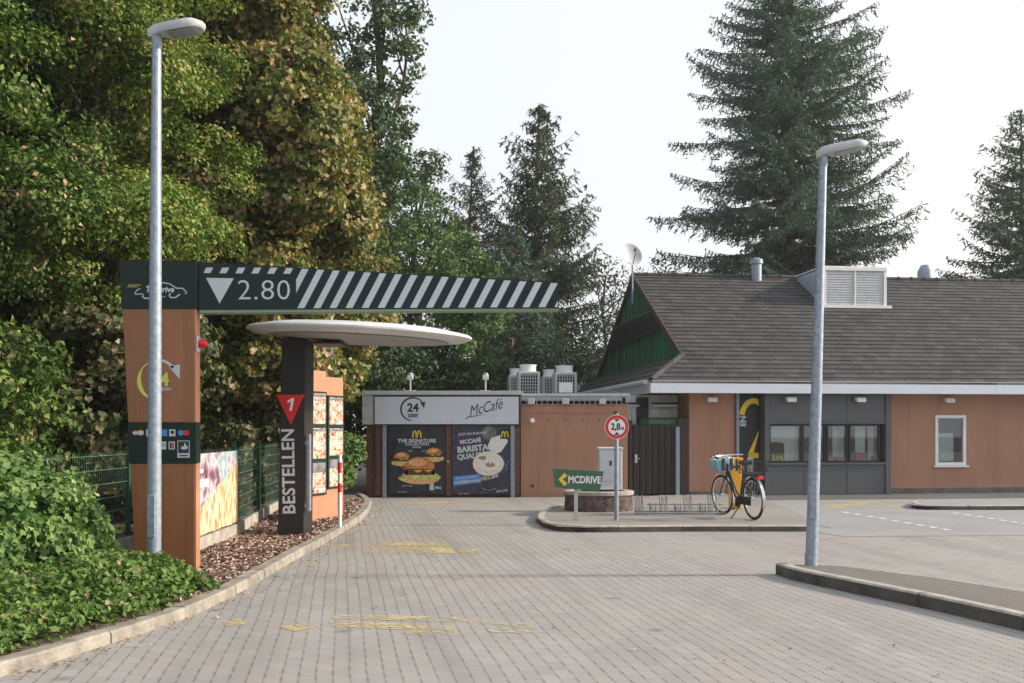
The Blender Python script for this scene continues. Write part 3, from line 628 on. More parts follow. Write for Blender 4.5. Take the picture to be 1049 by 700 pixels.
broadleaf('willow_tree', 'fluffy mid green tree above the striped bar left of the spruces', (-2.8, 30), lo, 60, .34, .13, 'mid', 'leaf', .2)
lo = [(-3.6, 35, 9.6, 1.3, 1.3, 1.6, 46), (-2.6, 35, 9.2, .9, 1, 1.3, 30), (-4.3, 35, 8, 1.5, 1.5, 2, 50), (-2.2, 35, 7.6, .9, 1, 1.4, 26), (-3.0, 35, 10.9, .45, .5, .5, 9)]
broadleaf('oak_tree', 'grey green tree with upright shoots peeking over the fluffy tree', (-3.2, 35), lo, 40, .36, .15, 'grey', 'leaf', .2, noise=.9)
lo = lobes_fill(-5.4, .5, 29.2, 31.2, 1.6, 3.9, 24, 1.0, 40)
broadleaf('understorey_tree', 'dark green low tree mass behind the poster enclosure roof', (-1.6, 30.4), lo, 40, .38, .15, 'dark', 'leaf', .16)
conifer('spruce_tree', 'small dark spruce left of the tall spruce, its tip against the sky', (X(485, 41), 41), H(150, 41), 3.4, 1.5, 'spruce', .42, 8, .22, .32, .20, .8, 1.9, .2, 'spruces behind the enclosure', 3, .75, .24, irregular=.4)
conifer('spruce_tree', 'tall drooping spruce in the middle of the picture, highest of the spruces', (X(552, 38), 38), H(108, 38), 4.7, 1.5, 'spruce', .42, 8, .20, .32, .20, .76, 2.4, .24, 'spruces behind the enclosure', 5, .85, .27, irregular=.35)
conifer('spruce_tree', 'short bluish spruce in front of the tall spruce at the end of the striped bar', (X(527, 33), 33), H(232, 33), 2.6, 1.0, 'fir', .36, 8, .3, .2, .20, .6, 1.8, .16, 'spruces behind the enclosure', 8, .7)
lo = [(X(625, 44), 44, 6.6, 1.6, 1.4, 1.9, 34), (X(600, 44), 44, 5.6, 1.2, 1.2, 1.8, 28), (X(645, 44), 44, 7.7, 1.3, 1, 1.2, 20), (X(618, 44), 44, 8.3, .8, .8, .8, 10), (X(668, 44), 44, 8.3, 1.2, 1, .8, 14), (X(620, 44), 44, 3.8, 2, 1.5, 1.5, 34), (X(598, 44), 44, 3.4, 1.6, 1.5, 1.5, 26)]
broadleaf('birch_tree', 'thin leaved tree with bright gaps left of the green gable', (X(622, 44), 44), lo, 24, .42, .14, 'sparse', 'leaf', .14, noise=1, twigs=7)
conifer('fir_tree', 'huge dark fir towering over the tiled roof, taller than the frame', (X(808, 45), 45), 26.0, 6.9, 4.0, 'fir', .52, 10, .36, .18, .21, .74, 1.9, .34, 'firs behind the roof', 21, .65, .26, .3, .42)
conifer('fir_tree', 'narrower fir at the right edge of the picture above the roof', (X(1046, 43), 43), H(112, 43), 4.2, 3.0, 'fir', .46, 8, .26, .25, .20, .70, 1.7, .24, 'firs behind the roof', 17, .55, .3, .2, .35)
lo = [(X(985, 46), 46, 8.2, 1.0, .8, .5, 14), (X(965, 46), 46, 7.2, 1.4, 1, .7, 22), (X(692, 46), 46, 8.0, 1.0, .8, .8, 14)]
broadleaf('small_tree', 'low bushy treetop showing over the ridge left of the edge fir', (X(980, 46), 46), lo[:2], 26, .4, .14, 'sparse', 'leaf', .12)
lo = [(-4.4, 25.5, 3.2, 1.2, 1, 1.4, 70), (-5.6, 25.5, 2.4, 1.3, 1, 1.5, 70), (-3.7, 26, 1.8, 1.0, 1, 1.0, 50), (-4.7, 25, 5.0, 1.2, 1, 1.3, 60), (-3.5, 26.2, 3.6, .9, .9, 1.0, 46)]
broadleaf('holly_tree', 'dark rounded tree between the creeper tree and the poster enclosure', (-4.6, 25.6), lo, 50, .36, .12, 'dark', 'leaf', .12)
lo = [(1.6, 41, 2.6, 1.6, 1, 1.9, 60), (3.2, 42, 2.4, 1.5, 1, 1.6, 50), (.2, 40, 3.0, 1.4, 1, 2.0, 50)]
broadleaf('shaded_tree', 'dark low tree behind the cooling units beside the green gable', (1.6, 41), lo, 44, .4, .16, 'dark', 'leaf', .14)
# hedge mass along the fence
def hk(x, y, z): return True
lo = lobes_fill(-6.3, -5.15, 14.2, 21.6, .5, 3.3, 30, .85, 44)
broadleaf('ivy_hedge', 'dark ivy covered hedge behind the mesh fence and order post', (-5.6, 17.8), lo, 60, .24, .11, 'ivy', 'lobed', .12, cat='hedge', up=.1, out=.9, low=.1)
lo = lobes_fill(-6.6, -5.75, 8.2, 13.6, .6, 2.4, 26, .6, 36)
broadleaf('dark_hedge', 'dark green hedge behind the wire fence left of the gantry pylon', (-6.2, 11.0), lo, 46, .24, .10, 'oak', 'leaf', .10, cat='hedge', low=.1)
lo = lobes_fill(-4.5, -3.75, 19.8, 22.9, .5, 1.5, 12, .55, 50)
broadleaf('clipped_shrub', 'green shrub between the menu board and the poster enclosure', (-4.1, 21.4), lo, 46, .20, .09, 'bush', 'leaf', .06, cat='shrub', low=.1)
lo = [(-4.85, 9.2, .85, .75, .8, .62, 130), (-4.9, 8.1, .75, .85, .8, .60, 110), (-4.75, 9.9, .70, .60, .6, .60, 80), (-5.5, 8.8, 1.0, .8, .9, .55, 80), (-4.35, 8.9, .50, .55, .7, .42, 70), (-4.4, 9.6, .55, .40, .5, .45, 50)]
broadleaf('leafy_bush', 'pale green climbing bush spilling over the wire fence at the left edge', (-5.2, 8.8), lo, 110, .20, .062, 'bush', 'lobed', .05, cat='bush', low=.05)
# ground cover
def bed_edge(y):
    for a, b in zip(KL[:-1], KL[1:]):
        if a[1] <= y <= b[1]: return a[0]+(b[0]-a[0])*(y-a[1])/(b[1]-a[1])
    return KL[0][0]
n = 60000; yy = rng.uniform(5.3, 9.6, n); ex = np.array([bed_edge(v) for v in yy]); dd = rng.random(n)**.9*(2.9)
dd *= np.where(yy > 9.2, .85, 1)
xx = ex-.13-dd; wv = np.sin(xx*2.3+1)*np.cos(yy*1.9)*.5+np.sin(xx*5.1)*np.cos(yy*4.3+2)*.5+np.sin(xx*11.3+yy*3)*np.cos(yy*9.7)*.55
endf = np.clip((9.6-yy)/.3, 0.15, 1)
top = (.13+.25*np.minimum(1, dd/.4)+.085*wv)*endf+.05; zz = .08+top*rng.random(n)**.45
C = np.stack([xx+rng.normal(0, .03, n), yy, zz], 1); Nn = np.stack([rng.normal(.25, .6, n), rng.normal(-.25, .6, n), np.full(n, .75)], 1)
tag(leaf_object('ground_cover', C, Nn, .052*rng.uniform(.45, 1.7, n), LM['ground'], None, 'leaf', .6, rnd=.48+.12*wv+rng.normal(0, .22, n)), kind='stuff')
# mulch chips
n = 24000; yy = rng.uniform(8.7, 21.5, n); ex = np.array([bed_edge(v) for v in yy]); xx = ex-.16-rng.random(n)*1.55
C = np.stack([xx, yy, .08+rng.random(n)**2*.035], 1); Nn = np.stack([rng.normal(0, .45, n), rng.normal(0, .45, n), np.ones(n)], 1)
tag(leaf_object('bark_mulch', C, Nn, .055*rng.uniform(.5, 1.7, n), M['chips'], None, 'leaf', .5, fold=.5), kind='stuff')
# fallen leaves and debris by the kerb
n = 420; yy = 6.5+rng.random(n)**1.4*15; ex = np.array([bed_edge(v) for v in yy]); xx = ex+.02+np.abs(rng.normal(0, .16, n))
far = rng.random(n) < .12; xx = np.where(far, rng.uniform(-2.5, 5, n), xx); yy = np.where(far, rng.uniform(6, 16, n), yy)
C = np.stack([xx, yy, np.full(n, .018)], 1); Nn = np.stack([rng.normal(0, .3, n), rng.normal(0, .3, n), np.ones(n)], 1)
tag(leaf_object('fallen_leaves', C, Nn, .035*rng.uniform(.5, 1.5, n), M['dry'], None, 'leaf', .6), kind='stuff')

# ------------------------------------------------------------------ restaurant
C0 = (3.27, 23.4); cb, sb = math.cos(BA), math.sin(BA)
def U(px, v=.6):
    t = (px-CX)/FPX; return (t*(C0[1]+v*cb)-C0[0]+v*sb)/(cb-t*sb)
def DZ(u, v): return C0[1]+u*sb+v*cb
def HH(py, u, v): return H(py, DZ(u, v))
B = thing('restaurant', 'terracotta single storey restaurant with dark tiled roof and green gable', 'building', (C0[0], C0[1], 0), BA)
E0, E1 = 2.46, 2.74; SL = .54; VR = 6.46; HR = E1+SL*VR; UG = 1.15; VG = 1.29; UE = 19.0; HG = E1+SL*VG
S2 = (HG-E1)/UG
def stepped(mb, uleft, uright, v0, v1, rows, mirror=False, th=.034):
    for i in range(rows):
        a, b = v0+(v1-v0)*i/rows, v0+(v1-v0)*(i+1)/rows
        za, zb = E1+SL*a+th, E1+SL*b+.006
        if mirror: A_, B_ = 2*VR-a, 2*VR-b
        else: A_, B_ = a, b
        la, lb = uleft(a), uleft(b)
        n_ = 1
        q = [(la, A_, za), (uright, A_, za), (uright, B_, zb), (lb, B_, zb)]
        r = [(la, A_, za-th-.02), (uright, A_, za-th-.02)]
        if mirror: q = q[::-1]; mb.add(q, [(0, 1, 2, 3)]); mb.add([r[1], r[0], (la, A_, za), (uright, A_, za)], [(0, 1, 2, 3)])
        else: mb.add(q, [(0, 1, 2, 3)]); mb.add([r[0], r[1], (uright, A_, za), (la, A_, za)], [(0, 1, 2, 3)])
rf = MB()
ul = lambda v: (UG*v/VG if v < VG else UG-.05)
stepped(rf, ul, UE, -.06, VG, 6); stepped(rf, lambda v: UG-.05, UE, VG, VR, 23)
stepped(rf, ul, UE, -.06, VG, 4, True); stepped(rf, lambda v: UG-.05, UE, VG, VR, 16, True)
# left lean-to slope under the gable
for i in range(4):
    a, b = UG*i/4, UG*(i+1)/4; za, zb = E1+S2*a+.03, E1+S2*b+.004; va, vb = a*VG/UG, b*VG/UG
    rf.add([(a, va, za), (b, vb, zb), (b, 2*VR-vb, zb), (a, 2*VR-va, za)], [(0, 1, 2, 3)])
    rf.add([(a, va, za-.05), (a, va, za), (a, 2*VR-va, za), (a, 2*VR-va, za-.05)], [(0, 1, 2, 3)])
roof = rf.build('roof', 'roof', B)
rg = MB(); rg.tube((UG-.07, VR, HR+.0), (UE, VR, HR+.0), .085, n=10)
for i in range(44): rg.tube((UG-.07+i*.42, VR, HR), (UG-.02+i*.42, VR, HR), .102, n=10)
rg.tube((0, 0, E1+.03), (UG, VG, HG+.04), .07, n=8)
rg.build('ridge', 'roof', roof, smooth=True)
vb_ = MB()                                              # verge boards of the gable
for s_ in (0, 1):
    f = (lambda v: v) if not s_ else (lambda v: 2*VR-v)
    p = [(UG-.07, f(VG), HG), (UG-.07, f(VR), HR)]
    vb_.hexa([(UG-.085, f(VG-.1), HG-.16), (UG-.045, f(VG-.1), HG-.16), (UG-.045, f(VR), HR-.12), (UG-.085, f(VR), HR-.12)], [(UG-.085, f(VG-.1), HG+.04), (UG-.045, f(VG-.1), HG+.04), (UG-.045, f(VR), HR+.05), (UG-.085, f(VR), HR+.05)])
vb_.build('verge_board', 'darkwood', roof)
g = MB(); g.add([(UG, VG, HG), (UG, VR, HR-.05), (UG, 2*VR-VG, HG)], [(0, 1, 2)][::1]); g.f[-1] = (0, 1, 2)
gb = g.build('gable', 'greenboard', B)
v = VG+.25
while v < 2*VR-VG-.2:
    top = min(E1+SL*v, E1+SL*(2*VR-v))-.1; MB().box(UG-.035, UG-.002, v, v+.045, HG, top).build('batten', 'greenboard', gb); v += .28
lv = MB(); nl = 9
for i in range(nl):
    h0 = 4.25+.68*i/nl; v0 = max(3.2, (h0-E1)/SL+.25); v1 = 2*VR-v0
    lv.hexa([(UG-.11, v0, h0), (UG-.10, v0, h0-.005), (UG-.10, v1, h0-.005), (UG-.11, v1, h0)][::-1], [(UG-.06, v0, h0+.07), (UG-.045, v0, h0+.065), (UG-.045, v1, h0+.065), (UG-.06, v1, h0+.07)][::-1])
lv.add([(UG-.04, 3.3, 4.28), (UG-.04, 4.35, 4.90), (UG-.04, 2*VR-4.35, 4.90), (UG-.04, 2*VR-3.3, 4.28)], [(0, 1, 2, 3)])
lv.build('louvre', 'louvre', gb)
# fascia and soffit
fa = MB(); fa.box(0, 5.0, -.03, .0, E0, E1, 0)
x = 0
for x0, x1 in ((0, 3.98), (3.985, 8.6), (8.605, 13.2), (13.205, UE)): fa.box(x0, x1, -.06, -.035, E0, E1+.01)
fa.box(0, UE, 2*VR, 2*VR+.06, E0, E1); fa.box(-.03, 0, -.06, 2*VR+.06, E0, E1)
fa.build('fascia', 'fascia', B, bevel=.004)
so_ = MB(); so_.box(0, UE, 0, .6, E0+.03, E0+.06); so_.box(0, U(707)-.003, .6, 2*VR-.01, E0+.03, E0+.06)
so_.build('soffit', 'soffit', B)
# walls
u707, u752, u779, u907 = U(706), U(753), U(779), U(907)
uw0, uw1 = U(958), U(989.5); hw1 = HH(425.5, uw0, .6); hw0 = HH(477, uw0, .6); WT = E0+.03
w = MB(); w.box(u707, u752, .6, .85, .0, WT); w.box(u907+.0, uw0, .6, .85, 0, WT); w.box(uw1, UE-.5, .6, .85, 0, WT)
w.box(uw0, uw1, .6, .85, 0, hw0); w.box(uw0, uw1, .6, .85, hw1, WT)
w.box(u707, u707+.25, .85, 2*VR-.6, 0, WT); w.box(u707, UE-.5, 2*VR-.6, 2*VR-.4, 0, WT); w.box(UE-.75, UE-.5, .85, 2*VR-.6, 0, WT+3)
w.build('wall', 'plaster', B)
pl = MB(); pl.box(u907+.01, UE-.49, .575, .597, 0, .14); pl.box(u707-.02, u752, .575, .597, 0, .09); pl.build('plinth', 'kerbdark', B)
# white window
wf = MB(); fw = .075; y0, y1 = .585, .66
wf.box(uw0, uw1, y0, y1, hw1-fw, hw1); wf.box(uw0, uw1, y0, y1, hw0, hw0+fw); wf.box(uw0, uw0+fw, y0, y1, hw0+fw, hw1-fw); wf.box(uw1-fw, uw1, y0, y1, hw0+fw, hw1-fw)
win = wf.build('window', 'white', B, bevel=.005)
MB().box(uw0-.05, uw1+.05, .54, .598, hw0-.045, hw0-.004).build('sill', 'white', win, bevel=.005)
MB().add([(uw0+fw, .63, hw0+fw), (uw1-fw, .63, hw0+fw), (uw1-fw, .63, hw1-fw), (uw0+fw, .63, hw1-fw)], [(0, 1, 2, 3)]).build('pane', 'glass', win)
um = (uw0+uw1)/2
MB().box(uw0+.1, uw1-.22, .80, .82, hw0+.1, hw1-.45).build('blind', 'blind', win)
MB().box(uw0-.3, uw1+.3, 1.6, 1.65, 0, WT).build('inner_wall', 'interior', win)
# black advertising panel with a big yellow numeral
pa = MB(); ua, ub = U(756), U(778); pa.box(ua, ub, .62, .70, .05, WT-.02, 0)
A = Art(pa, ((ua+ub)/2, .62, 1.3), (1, 0, 0), (0, 0, 1))
A.stroke(arc(.13, .58, .30, .42, 170, -10, 16)+[(.40, .25), (.05, -.32)], .13, 1, 1); A.pts = None
A.rect(-.0, -.40, (ub-ua)/2-.005, -.27, 1, 1)
A.text('EN', -.13, .50, .20, 1, 2, .006, rot=90); A.rect(-.03, -.75, .12, -.38, 1, 2)
# keep the graphics on the panel
for i, p in enumerate(pa.v):
    if i >= 8: pa.v[i] = (min(max(p[0], ua+.01), ub-.01), p[1], p[2])
pa.build('advert_panel', ['black', 'yellow', 'letter'], B)
dn = MB(); dn.tube((u752+.04, .54, .05), (u752+.04, .54, E0+.02), .045, n=12); dn.build('downpipe', 'galv', B, smooth=True)
# kiosk
K0, K1 = u779, u907; hb = HH(474.5, K0, .3); ht_ = HH(434.5, K0, .3); KF = .34
k = MB(); 
k.box(K0, K0+.12, KF-.04, .9, .02, WT); k.box(K1-.14, K1, KF-.04, .9, .02, WT)
ks = [K0+.12, U(824, KF), U(868, KF), K1-.14]
k.box(K0+.12, K1-.14, KF, .6, .02, hb-.05)
k.box(K0+.12, K1-.14, KF, .6, ht_+.04, WT)
k.box(K0+.12, K1-.14, KF-.05, .72, hb-.05, hb); k.box(K0+.12, K1-.14, KF-.03, .62, ht_, ht_+.04)
ki = k.build('kiosk_front', 'kiosk', B, bevel=.006)
for q in ks[1:-1]: MB().box(q-.004, q+.004, KF-.004, KF-.001, .03, hb-.06).build('panel_joint', 'black', ki)
MB().box(U(868, KF)-.004, U(868, KF)+.004, KF-.004, KF-.001, ht_+.05, WT).build('panel_joint', 'black', ki)
pans = [(784, 822), (822, 846), (847, 869), (870, 902)]
for a, b in pans:
    ua, ub = max(U(a, KF), K0+.122), min(U(b, KF), K1-.142); f = MB(); z0, z1 = hb+.002, ht_-.002; t_ = .045
    f.box(ua, ub, KF+.02, KF+.09, z1-t_, z1); f.box(ua, ub, KF+.02, KF+.09, z0, z0+t_); f.box(ua, ua+t_, KF+.02, KF+.09, z0+t_, z1-t_); f.box(ub-t_, ub, KF+.02, KF+.09, z0+t_, z1-t_)
    wi = f.build('window', 'anthracite', ki)
    MB().add([(ua+t_, KF+.05, z0+t_), (ub-t_, KF+.05, z0+t_), (ub-t_, KF+.05, z1-t_), (ua+t_, KF+.05, z1-t_)], [(0, 1, 2, 3)]).build('pane', 'glass', wi)
room = MB(); room.box(K0+.13, K1-.15, 2.2, 2.25, .0, WT); room.box(K0+.13, K0+.16, .62, 2.2, 0, WT); room.box(K1-.18, K1-.15, .62, 2.2, 0, WT); room.box(K0+.16, K1-.18, .62, 2.2, hb-.08, hb-.03); room.box(K0+.16, K1-.18, .62, 2.2, WT-.1, WT-.05)
room.build('inner_wall', 'interior', B)
bl = MB(); bl.box(K0+.17, U(821, .56), .56, .57, hb+.02, ht_); bl.build('blind', 'blind', ki)
for pa_, pb_, va_ in ((853, 864, .66), (876, 886, .7), (889, 896, .85)): MB().box(U(pa_, va_), U(pb_, va_), va_, va_+.02, hb+.0, ht_).build('blind', 'blind', ki)
def interior(name, label, cat, px, wd, hh, m, dv=.48, dz=.03, extra=None):
    uu = U(px, dv); mb = MB(); mb.box(-wd/2, wd/2, -.06, .06, 0, hh)
    if extra: extra(mb, wd, hh)
    p = (C0[0]+uu*cb-dv*sb, C0[1]+uu*sb+dv*cb, hb-.03+dz); o = mb.build(name, m, None, p, BA, bevel=.006); tag(o, label, cat); return o
def slant(mb, w_, h_): mb.hexa([(-w_/2, -.08, h_), (w_/2, -.08, h_), (w_/2, .05, h_), (-w_/2, .05, h_)], [(-w_/2+.05, .0, h_+.30), (w_/2+.02, .0, h_+.26), (w_/2+.02, .06, h_+.26), (-w_/2+.05, .06, h_+.30)])
interior('order_screen', 'black slanted screen at the left end of the kiosk sill', 'screen', 789, .26, .10, 'black', .50, .14, slant)
interior('order_screen', 'second black slanted screen, right of the first on the kiosk sill', 'screen', 797, .26, .10, 'black', .52, .14, slant)
def rows(mb, w_, h_):
    for i in range(6): mb.box(-w_/2+i*w_/6+.01, -w_/2+(i+.8)*w_/6, -.10, -.065, 0, h_+random.uniform(.06, .14), random.choice((0, 1, 2)))
interior('toy_box_row', 'row of small red and white packets below the two screens', 'packets', 793, .62, .05, ['pink', 'white', 'salad'], .53, .05, rows)
interior('cardboard_box', 'small brown cardboard box behind the third kiosk pane', 'box', 851, .16, .16, 'card', .50)
interior('paper_tray', 'light brown tray beside the cardboard box in the kiosk', 'tray', 861, .24, .13, 'card', .50)
interior('counter_bin', 'dark red rounded container behind the right kiosk pane', 'container', 881, .24, .24, ['tomato'], .50)
interior('counter_bottle', 'dark block standing right of the red container in the kiosk', 'container', 896, .14, .16, 'anthracite', .50)
# wall lamps under the eave
for px, lb in ((729, 'white square wall lamp left of the black advert panel'), (809.5, 'white wall lamp above the left kiosk panes'), (880.5, 'white wall lamp above the right kiosk panes'), (971.5, 'white wall lamp above the white framed window')):
    vv = .6 if px in (729, 971.5) else KF; uu = U(px, vv-.1); hz = E0-.11
    p = (C0[0]+uu*cb-vv*sb, C0[1]+uu*sb+vv*cb, hz)
    L = thing('wall_lamp', lb, 'lamp', p, BA, 'wall lamps under the eave')
    MB().box(-.04, .04, -.05, -.002, -.03, .05).build('bracket', 'offwhite', L)
    MB().hexa([(-.115, -.22, -.09), (.115, -.22, -.09), (.115, -.06, -.05), (-.115, -.06, -.05)], [(-.115, -.22, .02), (.115, -.22, .02), (.115, -.06, .05), (-.115, -.06, .05)]).build('lamp_shade', 'white', L, bevel=.01)
# dormer vent
ud, vd = 6.15, 4.35; wd = 1.86; hd0 = E1+SL*vd; hd1 = 6.20
dm = MB(); dm.hexa([(ud, vd, hd0-.1), (ud+wd, vd, hd0-.1), (ud+wd, VR+.1, HR-.3), (ud, VR+.1, HR-.3)], [(ud, vd, hd1), (ud+wd, vd, hd1), (ud+wd, VR+.1, hd1+.02), (ud, VR+.1, hd1+.02)])
dob = dm.build('dormer', 'zinc', roof)
fr = MB(); t_ = .09
fr.box(ud-.03, ud+wd+.03, vd-.05, vd-.004, hd1-.07, hd1+.03); fr.box(ud-.10, ud+wd+.14, vd-.12, vd-.004, hd0-.06, hd0+.05); fr.box(ud-.02, ud+t_-.02, vd-.04, vd-.004, hd0+.05, hd1-.07); fr.box(ud+wd-t_+.02, ud+wd+.02, vd-.04, vd-.004, hd0+.05, hd1-.07); fr.box(ud+wd/2-.02, ud+wd/2+.02, vd-.04, vd-.004, hd0+.05, hd1-.07)
fr.box(ud-.04, ud+wd+.04, vd-.03, VR+.12, hd1+.031, hd1+.06)
o = fr.build('trim', 'white', dob, bevel=.004)
lo_ = MB()
for i in range(13):
    z = hd0+.07+i*(hd1-.1-hd0-.07)/13; lo_.hexa([(ud+.08, vd-.03, z), (ud+wd-.08, vd-.03, z), (ud+wd-.08, vd-.02, z), (ud+.08, vd-.02, z)], [(ud+.08, vd-.012, z+.07), (ud+wd-.08, vd-.012, z+.07), (ud+wd-.08, vd-.002, z+.07), (ud+.08, vd-.002, z+.07)])
lo_.build('louvre', 'offwhite', dob)
# chimneys
def chim(px, pyt, pyb, wpx, v, m, cap=True):
    uu = U(px, v); d = DZ(uu, v); r = wpx/2*d/FPX; z1 = H(pyt, d); z0 = E1+SL*min(v, 2*VR-v)-.3
    c = MB(); c.tube((uu, v, z0), (uu, v, z1-.12), r*.85, n=20); 
    if cap: c.tube((uu, v, z1-.18), (uu, v, z1-.05), r*1.05, n=20); c.tube((uu, v, z1-.05), (uu, v, z1), r*.9, r*.5, n=20)
    else: c.lathe([(r, z1-.5), (r*1.05, z1-.2), (r*.6, z1)], 20, tf=Matrix.Translation((uu, v, 0)))
    c.build('chimney', m, roof, smooth=True)
chim(775, 264.5, 284, 12, VR-.2, 'galv'); chim(948, 272, 288, 15, VR+.7, 'galv', False); chim(1000, 284.5, 288, 12, VR+.3, 'offwhite')
# satellite dish
du, dv_ = UG-.05, VR-.1; pz = HR
t = thing('satellite_dish', 'round grey satellite dish on a mast at the peak of the gable', 'satellite dish', (C0[0]+(UG-.3)*cb-(VR-1.0)*sb, C0[1]+(UG-.3)*sb+(VR-1.0)*cb, 5.25), BA)
dd_ = DZ(UG-.3, VR-1.0); dz = H(263, dd_)-5.25; dxp = X(645, dd_)-X(CX+FPX*(C0[0]+(UG-.3)*cb-(VR-1.0)*sb)/dd_, dd_)
MB().tube((0, 0, 0), (0, 0, dz+.1), .025, n=10).build('mast', 'galv', t, smooth=True)
ms = MB(); prof = [(0, 0)]+[(.32*i/8, .10*(i/8)**2) for i in range(1, 9)]+[(.325, .10)]+[(.32*i/8, .10*(i/8)**2-.012) for i in range(8, 0, -1)]
rot = Matrix.Translation((dxp*1.0, -.08, dz)) @ Euler((R(68), 0, R(12))).to_matrix().to_4x4()
ms.lathe(prof, 28, tf=rot, sy=1.12); ms.build('dish', 'offwhite', t, smooth=True)
MB().path([rot @ Vector((0, -.3, .08)), rot @ Vector((0, -.1, .33)), rot @ Vector((0, 0, .36))], .012, 6).tube(rot @ Vector((0, 0, .30)), rot @ Vector((0, 0, .38)), .03).build('receiver_arm', 'black', t)
# box gutter end at the left of the lean-to roof
q = MB(); q.box(-.12, .35, 11.0, 11.9, 2.75, 3.15, 0); q.build('flue_box', 'zinc', B)
q = MB(); q.tube((-.10, .1, E1-.02), (-.10, 2*VR, E1-.02), .06, n=10); q.build('gutter', 'offwhite', B, smooth=True)

# ------------------------------------------------------------------ gate bay between wall and restaurant
def site(px, py=None, d=None):
    if d is None: return G(px, py)
    return (X(px, d), d)
g0 = (X(644, 23.9), 23.9); g1 = (X(707, 24.15), 24.15); gl = math.hypot(g1[0]-g0[0], g1[1]-g0[1]); ga = math.atan2(g1[1]-g0[1], g1[0]-g0[0])
GT = thing('board_gate', 'dark brown vertical board gate between terracotta walls', 'gate', (g0[0], g0[1], 0), ga)
hg = 1.72
q = MB(); q.box(.10, gl-.32, 0, .04, .06, hg)
for i in range(8): q.box(.12+i*.158, .12+i*.158+.125, -.03, -.002, .05, hg-.02)
q.build('board_panel', 'fencedark', GT, bevel=.004)
MB().box(gl-.31, gl-.02, -.02, .06, 0, hg+.14).build('gate_frame', 'darkwood', GT); MB().box(0, .09, -.02, .06, 0, hg+.1).build('gate_frame', 'darkwood', GT)
q = MB(); q.box(gl-.40, gl-.30, -.12, -.04, .0, hg-.05); q.build('gate_post', 'galv', GT, bevel=.006)
q = MB(); q.box(.14, .20, -.05, -.032, .80, 1.0); q.tube((.17, -.09, .9), (.17, -.04, .9), .02); q.tube((.13, -.09, .9), (.25, -.09, .9), .012); q.build('handle', 'steel', GT)
# yard behind the gate: green bin, white panelled back wall with tube lamps
BW = thing('yard_wall', 'pale panelled yard wall showing above the dark board gate', 'wall', (g0[0], g0[1]+1.0, 0), ga)
q = MB()
for i in range(9): q.box(-.3+i*.25, -.3+i*.25+.24, 0, .06, 0, 2.46)
q.build('wall_panel', 'white', BW)
MB().box(.32, .62, -.06, -.003, 1.2, 2.4).build('dark_opening', 'black', BW); MB().box(-.2, .02, -.06, -.003, 1.2, 2.4).build('dark_opening', 'black', BW)
for i, (a, lb) in enumerate(((.0, 'left one of two tube lamps above the board gate'), (.95, 'right one of two tube lamps above the board gate'))):
    tl = thing('tube_lamp', lb, 'lamp', (g0[0]+.05+a, g0[1]+.8, 2.22), ga, 'tube lamps above the gate')
    MB().box(-.33, .33, -.04, .04, 0, .05).build('housing', 'black', tl); MB().tube((-.31, 0, -.03), (.31, 0, -.03), .028).build('tube', 'white', tl)
bn = thing('waste_container', 'green waste container showing over the top of the dark gate', 'container', (g0[0]+.92, g0[1]+.66, 0), ga)
MB().hexa([(-.42, -.3, .1), (.42, -.3, .1), (.42, .3, .1), (-.42, .3, .1)], [(-.46, -.36, 1.7), (.46, -.36, 1.7), (.5, .38, 1.7), (-.5, .38, 1.7)]).build('bin_body', 'midgreen', bn, bevel=.02)
MB().hexa([(-.50, -.40, 1.703), (.50, -.40, 1.703), (.50, .42, 1.703), (-.50, .42, 1.703)], [(-.46, -.36, 1.86), (.46, -.36, 1.86), (.5, .38, 1.9), (-.5, .38, 1.9)]).build('lid', 'midgreen', bn, bevel=.03)

# ------------------------------------------------------------------ terracotta screen wall with railing
DW = 23.55; wx0, wx1 = X(533.5, DW), X(643, DW)
TW = thing('screen_wall', 'low terracotta wall with iron bars on top beside the poster enclosure', 'wall', (wx0, DW, 0))
wl = wx1-wx0; hwt = H(415.5, DW)
q = MB(); q.box(0, wl, 0, .24, 0, hwt); q.build('wall', 'plaster', TW)
q = MB(); q.box(-.0, wl+.02, -.02, .26, hwt+.003, hwt+.03); q.box(0, wl, -.012, -.002, hwt-.19, hwt-.165); q.build('coping', 'plaster', TW)
q = MB(); hr = H(406, DW)
n_ = 20
for i in range(n_+1): q.tube((i*wl/n_, .12, hwt+.03), (i*wl/n_, .12, hr), .009, n=6)
q.build('railing', 'steel', TW)
q = MB(); q.box(-.02, wl+.05, .0, .3, hr, hr+.07); q.build('cap_rail', 'offwhite', TW)
q = MB()
for i in range(6): q.tube((.25+i*wl/6.3, -.012, H(430, DW)), (.25+i*wl/6.3, 0, H(430, DW)), .016, n=8)
q.tube((wx0*0+.28, -.015, H(498, DW)), (.28, 0, H(498, DW)), .035); q.build('wall_bolt', 'black', TW)
t = thing('spot_lamp', 'small white spot lamp on the upper left of the terracotta wall', 'lamp', (X(545, DW), DW, H(431, DW)))
MB().tube((0, -.0, 0), (0, -.05, 0), .03).build('bracket', 'offwhite', t); MB().lathe([(.0, 0), (.05, .01), (.055, .06), (.0, .075)], 16, tf=Matrix.Translation((0, -.05, 0)) @ Euler((R(90), 0, 0)).to_matrix().to_4x4()).build('lamp_shade', 'white', t, smooth=True)
for px, lb in ((544, 'left floodlight under the cap rail'), (579, 'small floodlight over the middle of the terracotta wall'), (617, 'right floodlight under the cap rail')):
    t = thing('floodlight', lb, 'lamp', (X(px, DW), DW-.02, hwt+.06), 0, 'floodlights on the terracotta wall')
    MB().box(-.08, .08, -.1, .0, -.03, .10).build('lamp_shade', 'offwhite', t, bevel=.01); MB().box(-.02, .02, -.0, .1, .0, .03).build('bracket', 'black', t)
